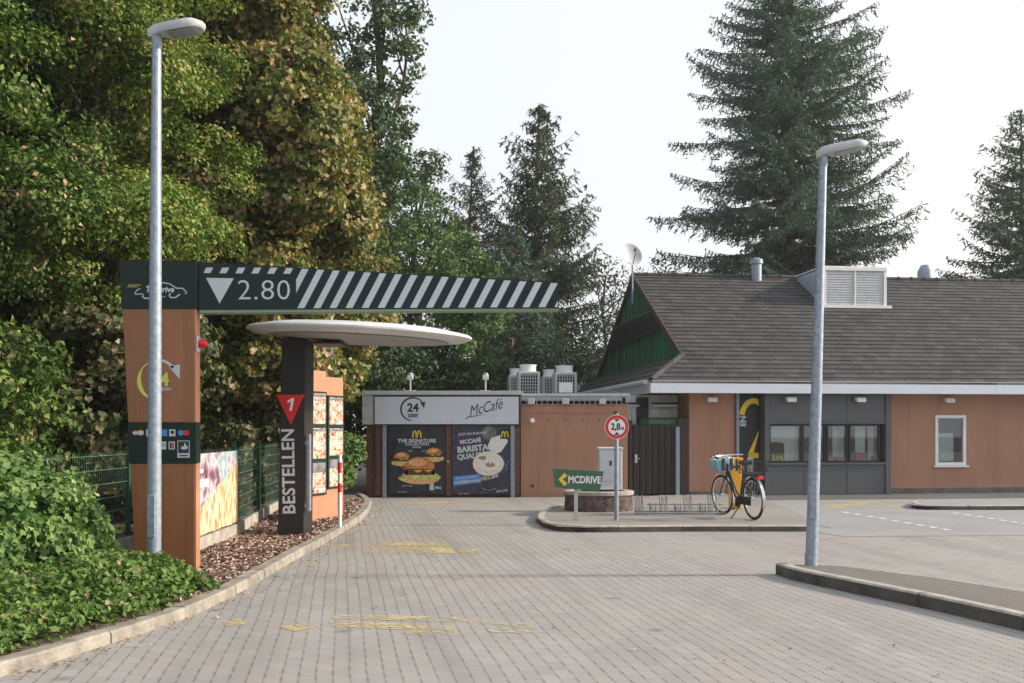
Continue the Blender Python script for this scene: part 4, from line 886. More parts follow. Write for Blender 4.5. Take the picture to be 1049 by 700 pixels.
# yard body behind (flat roof)
FR = thing('service_annex', 'low flat roofed annex behind the terracotta wall', 'building', (wx0-3.7, DW+.9, 0))
q = MB(); q.box(.1, 6.1, .0, 6.5, 0, 2.30); q.build('wall', 'black', FR)
q = MB(); q.box(.02, 6.18, -.08, 6.58, 2.303, 2.40); q.build('roof', 'offwhite', FR)

# ------------------------------------------------------------------ poster enclosure
DE = 23.4; ex0, ex1 = X(372, DE), X(533, DE); el = ex1-ex0
EN = thing('poster_enclosure', 'flat enclosure with pale 24 hour sign band and two dark posters', 'enclosure', (ex0, DE, 0))
hs0, hs1 = H(435.5, DE), H(405, DE); htop = H(402, DE)
e = lambda px: X(px, DE)-ex0
q = MB(); q.box(.06, el-.03, .10, 2.2, 0, hs1-.02); q.build('wall', 'brownwood', EN)
q = MB(); q.box(-.03, el+.05, -.12, 2.3, hs1+.005, htop+.03); q.build('roof', 'offwhite', EN, bevel=.006)
q = MB(); q.box(-.01, .26, -.06, .02, H(435, DE), hs1); q.build('side_panel', 'offwhite', EN)
q = MB(); q.box(.262, el, -.085, .02, hs0, hs1, 3); q.box(e(384.5), el-.04, -.10, -.086, hs0+.02, hs1-.04, 0)
A = Art(q, (0, -.10, 0), (1, 0, 0), (0, 0, 1), .0025)
cx, cz = e(423.5), H(419.5, DE)
A.stroke(arc(cx, cz, .28, .27, 262, 40, 30), [.022+.022*math.sin(math.pi*i/30) for i in range(31)], 1, 1)
A.poly([(cx+.16, cz+.17), (cx+.29, cz+.17), (cx+.26, cz+.02)], 1, 1)
A.text('24', cx, cz+.03, .27, 1, 1, .009); A.rect(cx-.13, cz-.115, cx+.14, cz-.105, 1, 1); A.text('STUNDEN', cx, cz-.135, .05, 1, 1, .002); A.text('GEÖFFNET', cx, cz-.175, .05, 1, 1, .002)
mx_, mz = e(496), H(419.5, DE)
A.text('McCafé', mx_+.02, mz+.03, .35, 2, 1, -.001, .5, 14, .76, space=.98)
A.stroke([(mx_-.42, mz-.24), (mx_-.40, mz-.19), (mx_-.2, mz-.155), (mx_+.05, mz-.12)], [.02, .022, .018, .004], 1, 1)
q.build('sign_band', ['sign24', 'black_ink', 'black_ink', 'black'], EN)
# posters
def poster_frame(px0, px1, m0):
    q = MB(); q.box(e(px0), e(px1), .0, .04, H(506, DE), H(436, DE), 0); q.box(e(px0)-.03, e(px1)+.03, .04, .09, H(508, DE), H(435.7, DE), 1)
    return q, Art(q, ((e(px0)+e(px1))/2, 0, (H(506, DE)+H(436, DE))/2), (1, 0, 0), (0, 0, 1), .0018)
def burger(A, cx, cy, s, lay=1):
    A.ell(cx, cy-.22*s, .56*s, .17*s, lay, 6, 40, wob=.07)
    A.ell(cx, cy-.30*s, .42*s, .10*s, lay+1, 3, 30)
    A.ell(cx+.02*s, cy-.16*s, .50*s, .10*s, lay+2, 6, 40, wob=.09)
    A.rect(cx-.40*s, cy-.14*s, cx+.40*s, cy+.0*s, lay+3, 4); A.ell(cx-.38*s, cy-.07*s, .06*s, .07*s, lay+3, 4); A.ell(cx+.38*s, cy-.07*s, .06*s, .07*s, lay+3, 4)
    A.poly([(cx-.42*s, cy+.03*s), (cx+.40*s, cy+.03*s), (cx+.25*s, cy-.07*s), (cx+.1*s, cy+.0*s), (cx-.05*s, cy-.08*s), (cx-.2*s, cy)], lay+4, 5)
    A.ell(cx-.05*s, cy+.04*s, .44*s, .045*s, lay+4, 7)
    A.ell(cx, cy+.06*s, .42*s, .30*s, lay+5, 2, 24, 0, 180); A.ell(cx, cy+.07*s, .42*s, .05*s, lay+6, 2)
    A.ell(cx-.06*s, cy+.20*s, .24*s, .10*s, lay+7, 3)
PM = ['navy', 'darkwood', 'bun', 'bunlight', 'patty', 'cheese', 'salad', 'tomato', 'letter', 'yellow']
q, A = poster_frame(398, 456, 0)
arches(A, .0, .60, .21, .17, 1, 9)
A.text('THE SIGNATURE', .0, .44, .115, 1, 8, .004, sx=1.05); A.text('COLLECTION', .0, .36, .08, 1, 8, .002, sx=1.15); A.text('BURGER', .0, .29, .055, 1, 8, .001)
burger(A, -.35, .02, .44); burger(A, .40, .12, .44); burger(A, .07, -.24, .85, 9)
A.ell(-.36, -.43, .09, .05, 1, 7, 16, wob=.1); A.text('JETZT NEU', -.22, -.62, .05, 1, 8); A.text('100% FRISCH', -.35, -.76, .045, 1, 8)
A.rect(.30, -.72, .40, -.60, 1, 8); A.ell(.35, -.57, .05, .04, 1, 8); A.text('BBQ', .50, -.66, .075, 1, 8, .003)
A.text('NEU', -.15, .20, .05, 1, 8); A.text('SAFTIG', .17, .20, .04, 1, 8); A.ell(-.31, -.20, .02, .02, 1, 2)
tag(q.build('poster', PM, EN), 'dark poster with three burgers under yellow arches')
q, A = poster_frame(463, 523.5, 0)
PM2 = ['navy2', 'darkwood', 'cream', 'coffee', 'cup', 'blue', 'letter', 'yellow', 'smoke', 'signgreen', 'bunlight']
A.ell(.18, .62, .17, .17, 1, 8, 20, wob=.08); A.poly([(.22, .5), (.55, .62), (.62, .42), (.46, .18), (.26, .12), (.14, .3)], 2, 2)
A.rect(.44, .49, .66, .71, 3, 9); arches(A, .55, .60, .17, .15, 4, 7)
A.text('JETZT NEU IM MCCAFÉ', -.21, .61, .075, 2, 6, .002, 0, 4, .85)
A.text('MCCAFÉ', -.26, .43, .13, 2, 6, .006, 0, 6); A.text('BARISTA-', -.18, .26, .19, 3, 6, .008, 0, 6); A.text('QUALITÄT', -.18, .09, .17, 2, 6, .007, 0, 6, .95)
A.poly([(-.05, -.22), (.38, -.22), (.32, -.72), (.04, -.72)], 2, 4); A.ell(.18, -.72, .14, .04, 2, 4); A.text('McCafé', .17, -.42, .14, 3, 6, .003, .4, 14)
A.stroke(arc(.18, -.66, .16, .05, 190, 350), .008, 3, 6)
A.ell(.16, -.10, .37, .29, 3, 10); A.ell(.16, -.09, .355, .275, 4, 2); A.ell(.16, -.09, .29, .215, 5, 10, 30); A.ell(.16, -.085, .28, .205, 6, 2); A.ell(.02, .04, .10, .045, 7, 3, 20, wob=.2); A.ell(.21, -.12, .11, .055, 7, 3, 20, wob=.1); A.stroke([(.32, .22), (.24, .05), (.20, -.1)], [.10, .06, .04], 8, 2)
A.poly([(-.66, -.62), (-.02, -.54), (-.02, -.33), (-.66, -.40)], 1, 5); A.text('AUS 100% ARABICA', -.34, -.42, .065, 2, 6, .001, 0, 6, .9); A.text('KAFFEEBOHNEN', -.34, -.52, .085, 2, 6, .003, 0, 6, .95)
A.text('#mccafe', .48, -.73, .08, 1, 6, .001, .3, 8); A.text('guter kaffee', -.42, -.80, .05, 1, 6)
A.stroke([(.52, -.05), (.60, -.18), (.56, -.25)], .02, 1, 5); A.stroke([(.66, .0), (.60, -.12)], .015, 1, 5)
tag(q.build('poster', PM2, EN), 'dark poster with a cappuccino cup seen from above')
for px in (394, 525): MB().box(e(px)-.045, e(px)+.045, -.05, .0, 0, hs0-.003).build('steel_post', 'galv', EN, bevel=.006)
for pc_, wa_, wb2_ in ((459.5, .06, .06), (388, .08, .06), (530, .06, .06)): MB().box(e(pc_)-wa_, e(pc_)+wb2_, -.02 if pc_ == 459.5 else 0, .098, .05, hs0-.003).build('frame_board', 'brownwood', EN)
q = MB(); q.tube((e(459), -.04, .85), (e(459), -.02, .85), .025); q.build('lock', 'steel', EN)
for px, lb in ((419, 'left roof spotlight on a short post above the 24 sign'), (497, 'right roof spotlight on a short post above the cafe sign')):
    t = thing('roof_spotlight', lb, 'lamp', (X(px, DE), DE+.3, htop+.03), 0, 'spotlights on the enclosure roof')
    MB().tube((0, 0, 0), (0, 0, .36), .018).box(-.12, .12, -.1, .1, .0, .025).build('post', 'offwhite', t)
    MB().hexa([(-.07, -.11, .27), (.07, -.11, .27), (.07, .05, .31), (-.07, .05, .31)], [(-.07, -.09, .36), (.07, -.09, .36), (.07, .07, .42), (-.07, .07, .42)]).build('lamp_shade', 'offwhite', t, bevel=.01)
    MB().tube((0, 0, .40), (0, 0, .44), .05).build('lamp_cap', 'offwhite', t)

# ------------------------------------------------------------------ rooftop cooling units
def ac(px0, px1, py0, d, lb, plate=False):
    w_ = X(px1, d)-X(px0, d); h0 = 2.40; h1 = H(py0, d)
    t = thing('cooling_unit', lb, 'cooling unit', (X((px0+px1)/2, d), d, h0), R(4), 'cooling units on the annex roof')
    hb_ = h1-h0-.20
    q = MB(); q.box(-w_/2, w_/2, 0, .75, .0, hb_); q.build('casing', 'offwhite', t, bevel=.012)
    q = MB(); q.box(-w_/2+.06, w_/2-.06, -.012, -.002, .04, hb_-.06); q.build('grille_back', 'louvre', t)
    q = MB(); nx = 7
    for i in range(nx+1): q.box(-w_/2+.05+i*(w_-.11)/nx, -w_/2+.062+i*(w_-.11)/nx, -.03, -.014, .03, hb_-.05)
    for i in range(8): q.box(-w_/2+.05, w_/2-.05, -.028, -.016, .04+i*(hb_-.1)/7.5, .052+i*(hb_-.1)/7.5)
    q.build('grille', 'offwhite', t)
    if plate: MB().box(-w_/2+.1, w_/2-.12, -.05, -.032, hb_*.25, hb_*.62).build('cover_plate', 'white', t)
    q = MB(); q.lathe([(w_*.40, hb_), (w_*.38, hb_+.14), (w_*.43, hb_+.20), (w_*.39, hb_+.20), (w_*.34, hb_+.02)], 28, tf=Matrix.Translation((0, .37, 0))); q.build('fan_shroud', 'white', t, smooth=True)
    q = MB(); q.lathe([(.0, hb_+.03), (w_*.34, hb_+.03)], 20, tf=Matrix.Translation((0, .37, 0))); q.build('fan', 'louvre', t)
ac(531, 553, 373, 26.6, 'front left cooling unit with black grille')
ac(568.5, 591, 374, 26.6, 'front right cooling unit with a white plate on its grille', True)
ac(521.5, 535, 377, 28.2, 'rear left cooling unit half hidden by its neighbour')
ac(556, 571, 378, 28.2, 'rear right cooling unit between the two front units')

# ------------------------------------------------------------------ height gantry
DP = 10.9; zb_ = .08
pxm = lambda px: X(px, DP); hz_ = lambda py: H(py, DP)
GA = thing('height_gantry', 'orange wood pylon with dark green striped height bar reading 2.80', 'gantry', (pxm(168), DP, 0))
ox = pxm(168); L0, L1 = pxm(123)-ox, pxm(198.5)-ox
def edge(h, side):                                    # left edge tapers down
    h1, h0 = hz_(266), hz_(583)
    t = (h1-h)/(h1-h0); return (L0+(pxm(138.5)-pxm(123))*t) if side == 0 else (pxm(199)-ox-(.0)*t)
def slab(mb, h0, h1, mi, f=0.0, dep=.13, sgrow=0):
    mb.hexa([(edge(h0, 0)-f, -f, h0), (edge(h0, 1)+f+sgrow, -f, h0), (edge(h0, 1)+f+sgrow, dep+f, h0), (edge(h0, 0)-f, dep+f, h0)], [(edge(h1, 0)-f, -f, h1), (edge(h1, 1)+f+sgrow, -f, h1), (edge(h1, 1)+f+sgrow, dep+f, h1), (edge(h1, 0)-f, dep+f, h1)], mi)
hA, hB, hC, hD = hz_(267), hz_(316.5), hz_(433), hz_(475)
q = MB(); slab(q, zb_-.08, hD-.002, 0); slab(q, hC+.002, hB-.002, 0); q.build('pylon', 'wood', GA, bevel=.004)
q = MB(); slab(q, zb_, hD-.004, 0, -.004, .15, .022); slab(q, hC+.004, hB-.004, 0, -.004, .15, .022)
for i in range(len(q.v)):
    x_, y_, z_ = q.v[i]; q.v[i] = (max(x_, edge(z_, 1)+.002), y_, z_)
q.build('side_board', 'orange', GA)  # sunlit look put into the colour: side paler than the front boards
# lower green band with card marks
q = MB(); slab(q, hD, hC, 0, .006, .15, .014)
A = Art(q, (0, -.006, 0), (1, 0, 0), (0, 0, 1), .0012)
a = lambda px: pxm(px)-ox
A.ell(a(139), hz_(443.5), .034, .03, 1, 1); A.ell(a(144.5), hz_(443.5), .034, .03, 2, 2); A.rect(a(136.5), hz_(445), a(147), hz_(442.2), 3, 3)
A.rect(a(150), hz_(447), a(160), hz_(440), 1, 3); A.rect(a(165.5), hz_(447), a(171.5), hz_(440), 1, 4); A.rect(a(173.5), hz_(447), a(180), hz_(440), 1, 3); A.ell(a(176.8), hz_(443), .02, .02, 2, 5)
A.ell(a(185.5), hz_(443.5), .034, .03, 1, 4); A.ell(a(191), hz_(443.5), .034, .03, 2, 1)
A.rect(a(165.5), hz_(460.5), a(170.5), hz_(452.5), 1, 3); A.text('EC', a(168), hz_(456), .05, 2, 5); A.rect(a(173), hz_(460.5), a(179.3), hz_(452.5), 1, 3); A.rect(a(174), hz_(459.5), a(176), hz_(453.5), 2, 5); A.rect(a(176.3), hz_(459.5), a(178.4), hz_(453.5), 2, 1)
A.rect(a(182), hz_(469), a(194.5), hz_(451.5), 1, 3); A.rect(a(182.7), hz_(464.3), a(193.8), hz_(452.2), 2, 5); A.poly([(a(185.5), hz_(459.5)), (a(186), hz_(457.8)), (a(189), hz_(457)), (a(189), hz_(454)), (a(190.5), hz_(454)), (a(190.8), hz_(456.8)), (a(192.8), hz_(457.2)), (a(192.2), hz_(460)), (a(188), hz_(460.8))], 3, 3); A.rect(a(184), hz_(467.6), a(192.5), hz_(466.2), 2, 5)
q.build('card_band', ['signgreen', 'red', 'yellow', 'letter', 'blue', 'black_ink'], GA)
# top block with the car emblem
q = MB(); slab(q, hB, hA, 0, .008, .15, .02)
A = Art(q, (0, -.008, 0), (1, 0, 0), (0, 0, 1), .0012); s = lambda x_, y_: (a(110+x_/9.99), hz_(255+y_/9.99))
A.stroke([s(215, 372), s(345, 372)], .006, 1, 2); A.stroke([s(208, 390), s(310, 390)], .006, 1, 2)
A.stroke([s(340, 410), s(310, 420), s(285, 455), s(290, 468), s(350, 462), s(375, 470)], .010, 1, 1)
A.stroke([s(375, 465), s(360, 490), s(385, 508), s(430, 508), s(470, 490)], .014, 1, 1)
A.stroke([s(400, 395), s(470, 355), s(570, 348), s(640, 360), s(680, 385), s(710, 405), s(770, 405), s(800, 430), s(815, 455), s(795, 458)], .012, 1, 1)
A.stroke([s(470, 500), s(560, 495), s(600, 490)], .006, 1, 1)
A.stroke([s(650, 455), s(635, 480), s(650, 500), s(700, 500), s(745, 465)], .014, 1, 1)
A.text('McDrive', s(545, 420)[0], s(545, 420)[1], .085, 1, 1, .003, .15)
A2 = Art(q, (0, -.008, 0), (1, 0, 0), (0, 0, 1), .0012)
q.build('top_block', ['signgreen', 'letter', 'lime'], GA)
# yellow ring emblem
q = MB(); A = Art(q, (0, -.0015, 0), (1, 0, 0), (0, 0, 1), .0012); cx, cz = a(162), hz_(389.5); rr = 19.5/FPX*DP
A.stroke(arc(cx, cz, rr, rr*1.05, 245, 120, 20), [.012+.035*math.sin(math.pi*min(1, i/16)) for i in range(21)], 1, 0)
A.stroke(arc(cx, cz, rr, rr*1.05, 118, 38, 14), [.02+.014*i/14 for i in range(15)], 1, 1)
A.poly([(cx+rr*.55, cz+rr*.72), (cx+rr*1.15, cz+rr*.82), (cx+rr*1.13, cz+rr*.05)], 1, 1)
A.text('24', cx+.02, cz, .20, 2, 0, .006); A.text('STUNDEN', cx+.04, cz-.10, .045, 2, 1, .001)
q.build('ring_emblem', ['lime', 'letter'], GA)
t_ = MB(); t_.lathe([(.0, 0), (.045, .0), (.05, .06), (.035, .09), (0, .10)], 20, tf=Matrix.Translation((edge(hz_(352), 1)+.028, .06, hz_(352))) @ Euler((0, R(90), 0)).to_matrix().to_4x4()); t_.build('alarm_lamp', 'red', GA, smooth=True)
t_ = MB(); t_.box(edge(2.5, 1)+.022, edge(2.5, 1)+.034, .0, .11, hz_(360), hz_(344)); t_.build('lamp_plate', 'offwhite', GA)
# bar
b0, b1 = a(203.5), a(572.5); T0, T1 = hz_(268), hz_(289); B0, B1 = hz_(317), hz_(315.5)
q = MB(); q.hexa([(b0, .02, B0), (b1, .02, B1), (b1, .24, B1), (b0, .24, B0)], [(b0, .02, T0), (b1, .02, T1), (b1, .24, T1), (b0, .24, T0)], 0)
A = Art(q, (0, .02, 0), (1, 0, 0), (0, 0, 1), .0012)
quad = [(b0+.01, B0+.01), (b1-.01, B1+.01), (b1-.01, T1-.012), (b0+.01, T0-.012)]
sp = 16.45/FPX*DP; slant_ = 20/FPX*DP; sw = 7.2/FPX*DP
x_ = a(318-16.45); lim = a(303.0)
lowq = [(b0+.01, hz_(279.5)), (lim, hz_(280.5)), (lim, T1+.4), (b0+.01, T0-.012)]
i = -8
for i in range(-8, 26):
    xb = a(303.5)+i*sp; st = [(xb, B0), (xb+sw, B0), (xb+sw+slant_*1.12, B0+slant_*2.15), (xb+slant_*1.12, B0+slant_*2.15)]
    rq = clip(st, quad)
    if not rq: continue
    right = clip(rq, [(lim, 0), (b1, 0), (b1, 9), (lim, 9)]); left = clip(rq, [(b0, hz_(279.5)), (lim, hz_(280.5)), (lim, 9), (b0, 9)])
    if len(right) > 2: A.poly(right, 1, 1)
    if len(left) > 2: A.poly(left, 1, 1)
A.poly([(a(210.5), hz_(284.5)), (a(239), hz_(285)), (a(224.5), hz_(311))], 2, 1)
A.text('2.80', a(270), hz_(298), 28.5/FPX*DP*1.03, 2, 1, -.003, space=1.05, sx=1.06)
q.build('height_bar', ['signgreen', 'letter'], GA, bevel=0)
q = MB(); q.box(a(202.2), b0-.001, .03, .14, B0, T0-.0); q.build('hinge_plate', 'black', GA)
q = MB(); q.hexa([(b0, .03, B0-.035), (b1, .03, B1-.02), (b1, .23, B1-.02), (b0, .23, B0-.035)], [(b0, .03, B0-.003), (b1, .03, B1-.003), (b1, .23, B1-.003), (b0, .23, B0-.003)]); q.build('bar_edge', 'paleg', GA)

# ------------------------------------------------------------------ order post with canopy
DO = 14.24; x0 = X(297, DO)
OP = thing('order_canopy', 'dark BESTELLEN order post carrying a white oval canopy', 'order point', (x0, DO, 0))
po = lambda px: X(px, DO)-x0
q = MB(); q.hexa([(po(284), 0, 0), (po(311), 0, 0), (po(311), .62, 0), (po(284), .62, 0)], [(po(289), 0, 2.93), (po(313), 0, 2.93), (po(313), .62, 2.93), (po(289), .62, 2.93)]); 
q.build('post', 'anthracite', OP, bevel=.008)
q = MB(); A = Art(q, (0, -.002, 0), (1, 0, 0), (0, 0, 1), .002)
A.text('BESTELLEN', po(296.2), H(483, DO), 17.5/FPX*DO*1.03, 1, 0, .005, rot=91, sx=.985, space=1.02); q.build('lettering', 'letter', OP)
q = MB(); tp = [(po(283.5), H(404.5, DO)), (po(312.5), H(404.5, DO)), (po(298), H(434.5, DO))]
q.add([(x_, -.03, z) for x_, z in tp]+[(x_, -.004, z) for x_, z in tp], [(0, 2, 1), (3, 4, 5), (0, 1, 4, 3), (1, 2, 5, 4), (2, 0, 3, 5)], 0)
A = Art(q, (0, -.03, 0), (1, 0, 0), (0, 0, 1), .0015); cx1, cz1 = po(298), H(414.5, DO); A.poly([(cx1-.015, cz1-.09), (cx1+.02, cz1-.09), (cx1+.055, cz1+.09), (cx1+.02, cz1+.09)], 1, 1); A.poly([(cx1+.022, cz1+.09), (cx1-.04, cz1+.05), (cx1-.045, cz1+.02), (cx1+.015, cz1+.05)], 1, 1); q.build('number_plate', ['red', 'white'], OP)
q = MB(); q.box(po(311)+.05, po(311)+.09, -.0, .10, .45, 1.55); q.box(po(311)-.0, po(311)+.05, .02, .06, .5, .56); q.box(po(311)-.0, po(311)+.05, .02, .06, 1.4, 1.46); q.build('side_rail', 'galv', OP, bevel=.006)
ccx, ccy = X(366, DO)-x0, .25; rc = 1.63; zc = 2.98
tf = Matrix.Translation((ccx, ccy, zc)) @ Euler((0, R(2.6), 0)).to_matrix().to_4x4()
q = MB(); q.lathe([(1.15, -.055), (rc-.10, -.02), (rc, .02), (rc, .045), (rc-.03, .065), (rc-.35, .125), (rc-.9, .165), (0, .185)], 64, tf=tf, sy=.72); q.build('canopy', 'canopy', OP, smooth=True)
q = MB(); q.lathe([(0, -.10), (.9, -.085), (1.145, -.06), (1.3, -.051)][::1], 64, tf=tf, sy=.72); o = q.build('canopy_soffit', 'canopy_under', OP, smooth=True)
q = MB(); q.box(po(318), po(350), -.35, .35, 2.84, 2.875, 0, Matrix.Translation((.0, ccy, 0))); q.build('canopy_heater', 'black', OP, bevel=.01)

def menu_print():
    t = T('printed_menu'); c = t.co(); mp = t.n('ShaderNodeMapping'); mp.inputs['Scale'].default_value = (1, 1, 1.3); t.l(c, mp.inputs[0])
    n = t.noise(mp.outputs[0], 15, 4, .65); n2 = t.noise(mp.outputs[0], 4.2, 2, .5); v = t.n('ShaderNodeTexVoronoi'); t.l(mp.outputs[0], v.inputs['Vector']); v.inputs['Scale'].default_value = 13
    food = t.ramp(n, [(.36, (.10, .035, .025)), (.46, (.34, .13, .07)), (.54, (.55, .32, .19)), (.62, (.66, .56, .46))])
    k = t.ma('LESS_THAN', v.outputs[0], .62); k = t.ma('MULTIPLY', k, t.ma('GREATER_THAN', n2, .45))
    sx = t.n('ShaderNodeSeparateXYZ'); t.l(c, sx.inputs[0]); ln = t.ma('LESS_THAN', t.ma('FRACT', t.ma('MULTIPLY', sx.outputs[2], 28)), .35)
    ln = t.ma('MULTIPLY', ln, t.ma('GREATER_THAN', n, .48)); base = t.mix(t.ma('MULTIPLY', ln, .6), (.52, .50, .46), (.18, .17, .16))
    return t.fin(t.mix(k, base, food), .4)
M['menuprint'] = menu_print()
# ------------------------------------------------------------------ menu boards
def board(px0, d0, px1, d1, pyt, pyb, lb, fr_):
    p0 = Vector((X(px0, d0), d0, 0)); p1 = Vector((X(px1, d1), d1, 0)); L_ = (p1-p0).length; an = math.atan2(p1.y-p0.y, p1.x-p0.x)
    t = thing('menu_board', lb, 'menu board', tuple(p0), an, 'menu boards'); ztop = H(pyt, d0)
    MB().box(0, L_, 0, .14, .05, ztop).build('back_panel', 'orange', t, bevel=.004)
    q = MB(); q.box(.03, L_-.03, -.035, -.002, fr_[0], fr_[1]); q.build('frame', 'signgreen', t, bevel=.004)
    n_ = 3; hh_ = (fr_[1]-fr_[0])/n_
    for i in range(n_):
        z0, z1 = fr_[0]+i*hh_+.05, fr_[0]+(i+1)*hh_-.05
        q = MB(); A = Art(q, (L_/2, -.036, (z0+z1)/2), (1, 0, 0), (0, 0, 1), .0015); w2, h2 = L_/2-.07, (z1-z0)/2+.015
        A.rect(-w2, -h2, w2, h2, 0.6, 0)
        if i > 0: A.rect(-w2*.97, h2*.78, w2*.97, h2*.95, 1.5, 5)
        else: A.rect(-w2, h2*.35, w2, h2*1.0, 1.5, 5)
        q.build('menu_panel', ['menuprint', 'red', 'card', 'bun', 'tomato', 'smoke', 'navy'], t)
board(311.5, 16.25, 334, 16.85, 378.5, 532, 'taller left menu board, partly hidden by the order post', (.52, 2.25))
board(333.5, 16.95, 351.5, 17.5, 386, 528, 'right menu board behind the red and white post', (.60, 2.20))

# ------------------------------------------------------------------ posts
def guide_post(px, py, top, lb, m, bands, d=None):
    x_, d = G(px, py, .08); h = H(top, d)-.05
    t = thing('guide_post', lb, 'post', (x_, d, .05), 0, 'thin posts beside the order lane')
    MB().tube((0, 0, 0), (0, 0, h), .030, n=14).build('pole', 'white', t, smooth=True)
    for a0, a1 in bands: MB().tube((0, 0, h*a0), (0, 0, h*a1), .0315, n=14).build('stripe', m, t, smooth=True)
guide_post(348, 541, 466, 'white guide post with red stripes beside the kerb at the menu boards', 'red', [(.50, .62), (.76, .90)])
guide_post(316.5, 533.5, 450, 'white guide post with a black band behind the order post', 'black', [(.53, .72)])
t = thing('lamp_pole', 'plain grey metal pole rising behind the menu boards', 'pole', (X(338.5, 19.0), 19.0, 0))
MB().tube((0, 0, 0), (0, 0, 4.25), .055, .05, 14).build('pole', 'galv', t, smooth=True); MB().box(-.08, .35, -.09, .09, 4.2, 4.27).build('lamp_head', 'galv', t, bevel=.02)

# ------------------------------------------------------------------ street lamps
def lamp(base, top, lb, heading, tilt):
    t = thing('street_lamp', lb, 'street lamp', base, 0, 'street lamps'); tx, ty, tz = top
    MB().path([(0, 0, -.05), (tx*.5, ty*.5, tz*.5), (tx, ty, tz)], [.068, .058, .042], 20).build('pole', 'galv', t, smooth=True)
    MB().tube((0, 0, 0), (0, 0, .16), .071, .069, 20).build('sleeve', 'galv', t, smooth=True)
    MB().box(-.035, .035, -.078, -.06, .55, .95).build('access_door', 'galv', t, bevel=.004)
    MB().tube((tx, ty, tz-.14), (tx, ty, tz+.02), .047, n=18).build('collar', 'galv', t, smooth=True)
    tfm = Matrix.Translation((tx, ty, tz)) @ Euler((0, 0, heading)).to_matrix().to_4x4() @ Euler((0, -tilt, 0)).to_matrix().to_4x4()
    out = [(-.055, -.055), (.04, -.07), (.12, -.125), (.36, -.125), (.43, -.10), (.47, -.04), (.47, .04), (.43, .10), (.36, .125), (.12, .125), (.04, .07), (-.055, .055)]
    q = MB(); n = len(out); vs = []
    for (zz_, sc) in ((-.035, .93), (-.015, 1), (.02, 1), (.055, .80)):
        vs += [(.2+(x_-.2)*sc, y_*sc, zz_+.02*(x_ < .05)) for x_, y_ in out]
    fs = [tuple(range(n-1, -1, -1)), tuple(range(3*n, 4*n))]+[(k_*n+i, k_*n+(i+1) % n, (k_+1)*n+(i+1) % n, (k_+1)*n+i) for k_ in range(3) for i in range(n)]
    q.add(vs, fs, 0, tfm); hd = q.build('lamp_head', 'offwhite', t, smooth=True)
    MB().box(.13, .38, -.085, .085, -.044, -.036, 0, tfm).build('lens', 'steel', hd)
    MB().box(-.075, .02, -.045, .045, -.03, .05, 0, tfm).build('joint', 'offwhite', t, bevel=.01)
dl = 9.5; lamp((X(157.5, dl), dl, .06), (X(160.5, dl)-X(157.5, dl), 0, H(35, dl)-.06), 'tall grey street lamp in front of the orange pylon', R(-4), R(9))
dr = 11.1; lamp((X(831, dr), dr, .09), (X(843.5, dr)-X(831, dr), 0, H(158, dr)-.09), 'grey leaning street lamp on the right traffic island', R(-12), R(11))

# ------------------------------------------------------------------ signs on the island
ZI = .085
sx_, sy_ = G(631.5, 533, ZI)
t = thing('height_limit_sign', 'round red and white 2.8 m height limit sign on a steel post', 'road sign', (sx_, sy_, ZI))
MB().tube((0, 0, 0), (0, 0, H(423, sy_)-ZI), .036, n=16).build('post', 'galv', t, smooth=True)
MB().tube((0, 0, H(423, sy_)-ZI-.01), (0, 0, H(421, sy_)-ZI), .040, n=16).build('post_cap', 'meshgreen', t)
q = MB(); zc = H(437.5, sy_)-ZI; rr = .205
q.lathe([(0, 0), (rr, 0), (rr, .008), (0, .008)], 40, 0, Matrix.Translation((0, -.045, zc)) @ Euler((R(90), 0, 0)).to_matrix().to_4x4())
A = Art(q, (0, -.054, zc), (1, 0, 0), (0, 0, 1), .0015)
A.ell(0, 0, rr, rr, 0, 1, 40); A.ell(0, 0, rr-.008, rr-.008, .7, 2, 40); A.ell(0, 0, rr*.70, rr*.70, 1.4, 1, 40)
A.text('2,8', -.02, 0, .155, 2.2, 3, .006, sx=.82); A.text('m', .095, -.022, .09, 2.2, 3, .004, sx=.8)
A.poly([(-.05, rr*.66), (.05, rr*.66), (0, .085)], 2.2, 3); A.poly([(-.05, -rr*.66), (.05, -rr*.66), (0, -.085)], 2.2, 3)
q.build('sign_disc', ['galv', 'white', 'red', 'black_ink'], t)
q = MB(); q.tube((0, 0, .50), (0, 0, .56), .040, n=14); q.build('clamp', 'galv', t)
gx, gy = G(590, 533, ZI)
t = thing('drive_sign', 'slanted dark green drive through sign with yellow arrow on a white post', 'sign', (gx, gy, ZI)); zo = lambda py: H(py, gy)-ZI; xo = lambda px: X(px, gy)-gx
MB().box(-.032, .032, -.02, .03, -.0, zo(495)).build('post', 'offwhite', t, bevel=.006)
q = MB(); pts = [(xo(568.5), zo(499)), (xo(614), zo(504)), (xo(618), zo(483)), (xo(566), zo(480))]
q.add([(x_, -.06, z) for x_, z in pts]+[(x_, -.022, z) for x_, z in pts], [(0, 1, 2, 3), (7, 6, 5, 4), (0, 4, 5, 1), (1, 5, 6, 2), (2, 6, 7, 3), (3, 7, 4, 0)], 0)
A = Art(q, (0, -.06, 0), (1, 0, 0), (0, 0, 1), .0012)
A.stroke([(xo(579.5), zo(486)), (xo(574), zo(491)), (xo(579.5), zo(496.5))], .07, 1, 1); A.text('MCDRIVE', xo(598.5), zo(491.8), .165, 1, 2, .005, 0, -1, .80)
q.build('sign_board', ['midgreen', 'yellow', 'white'], t)
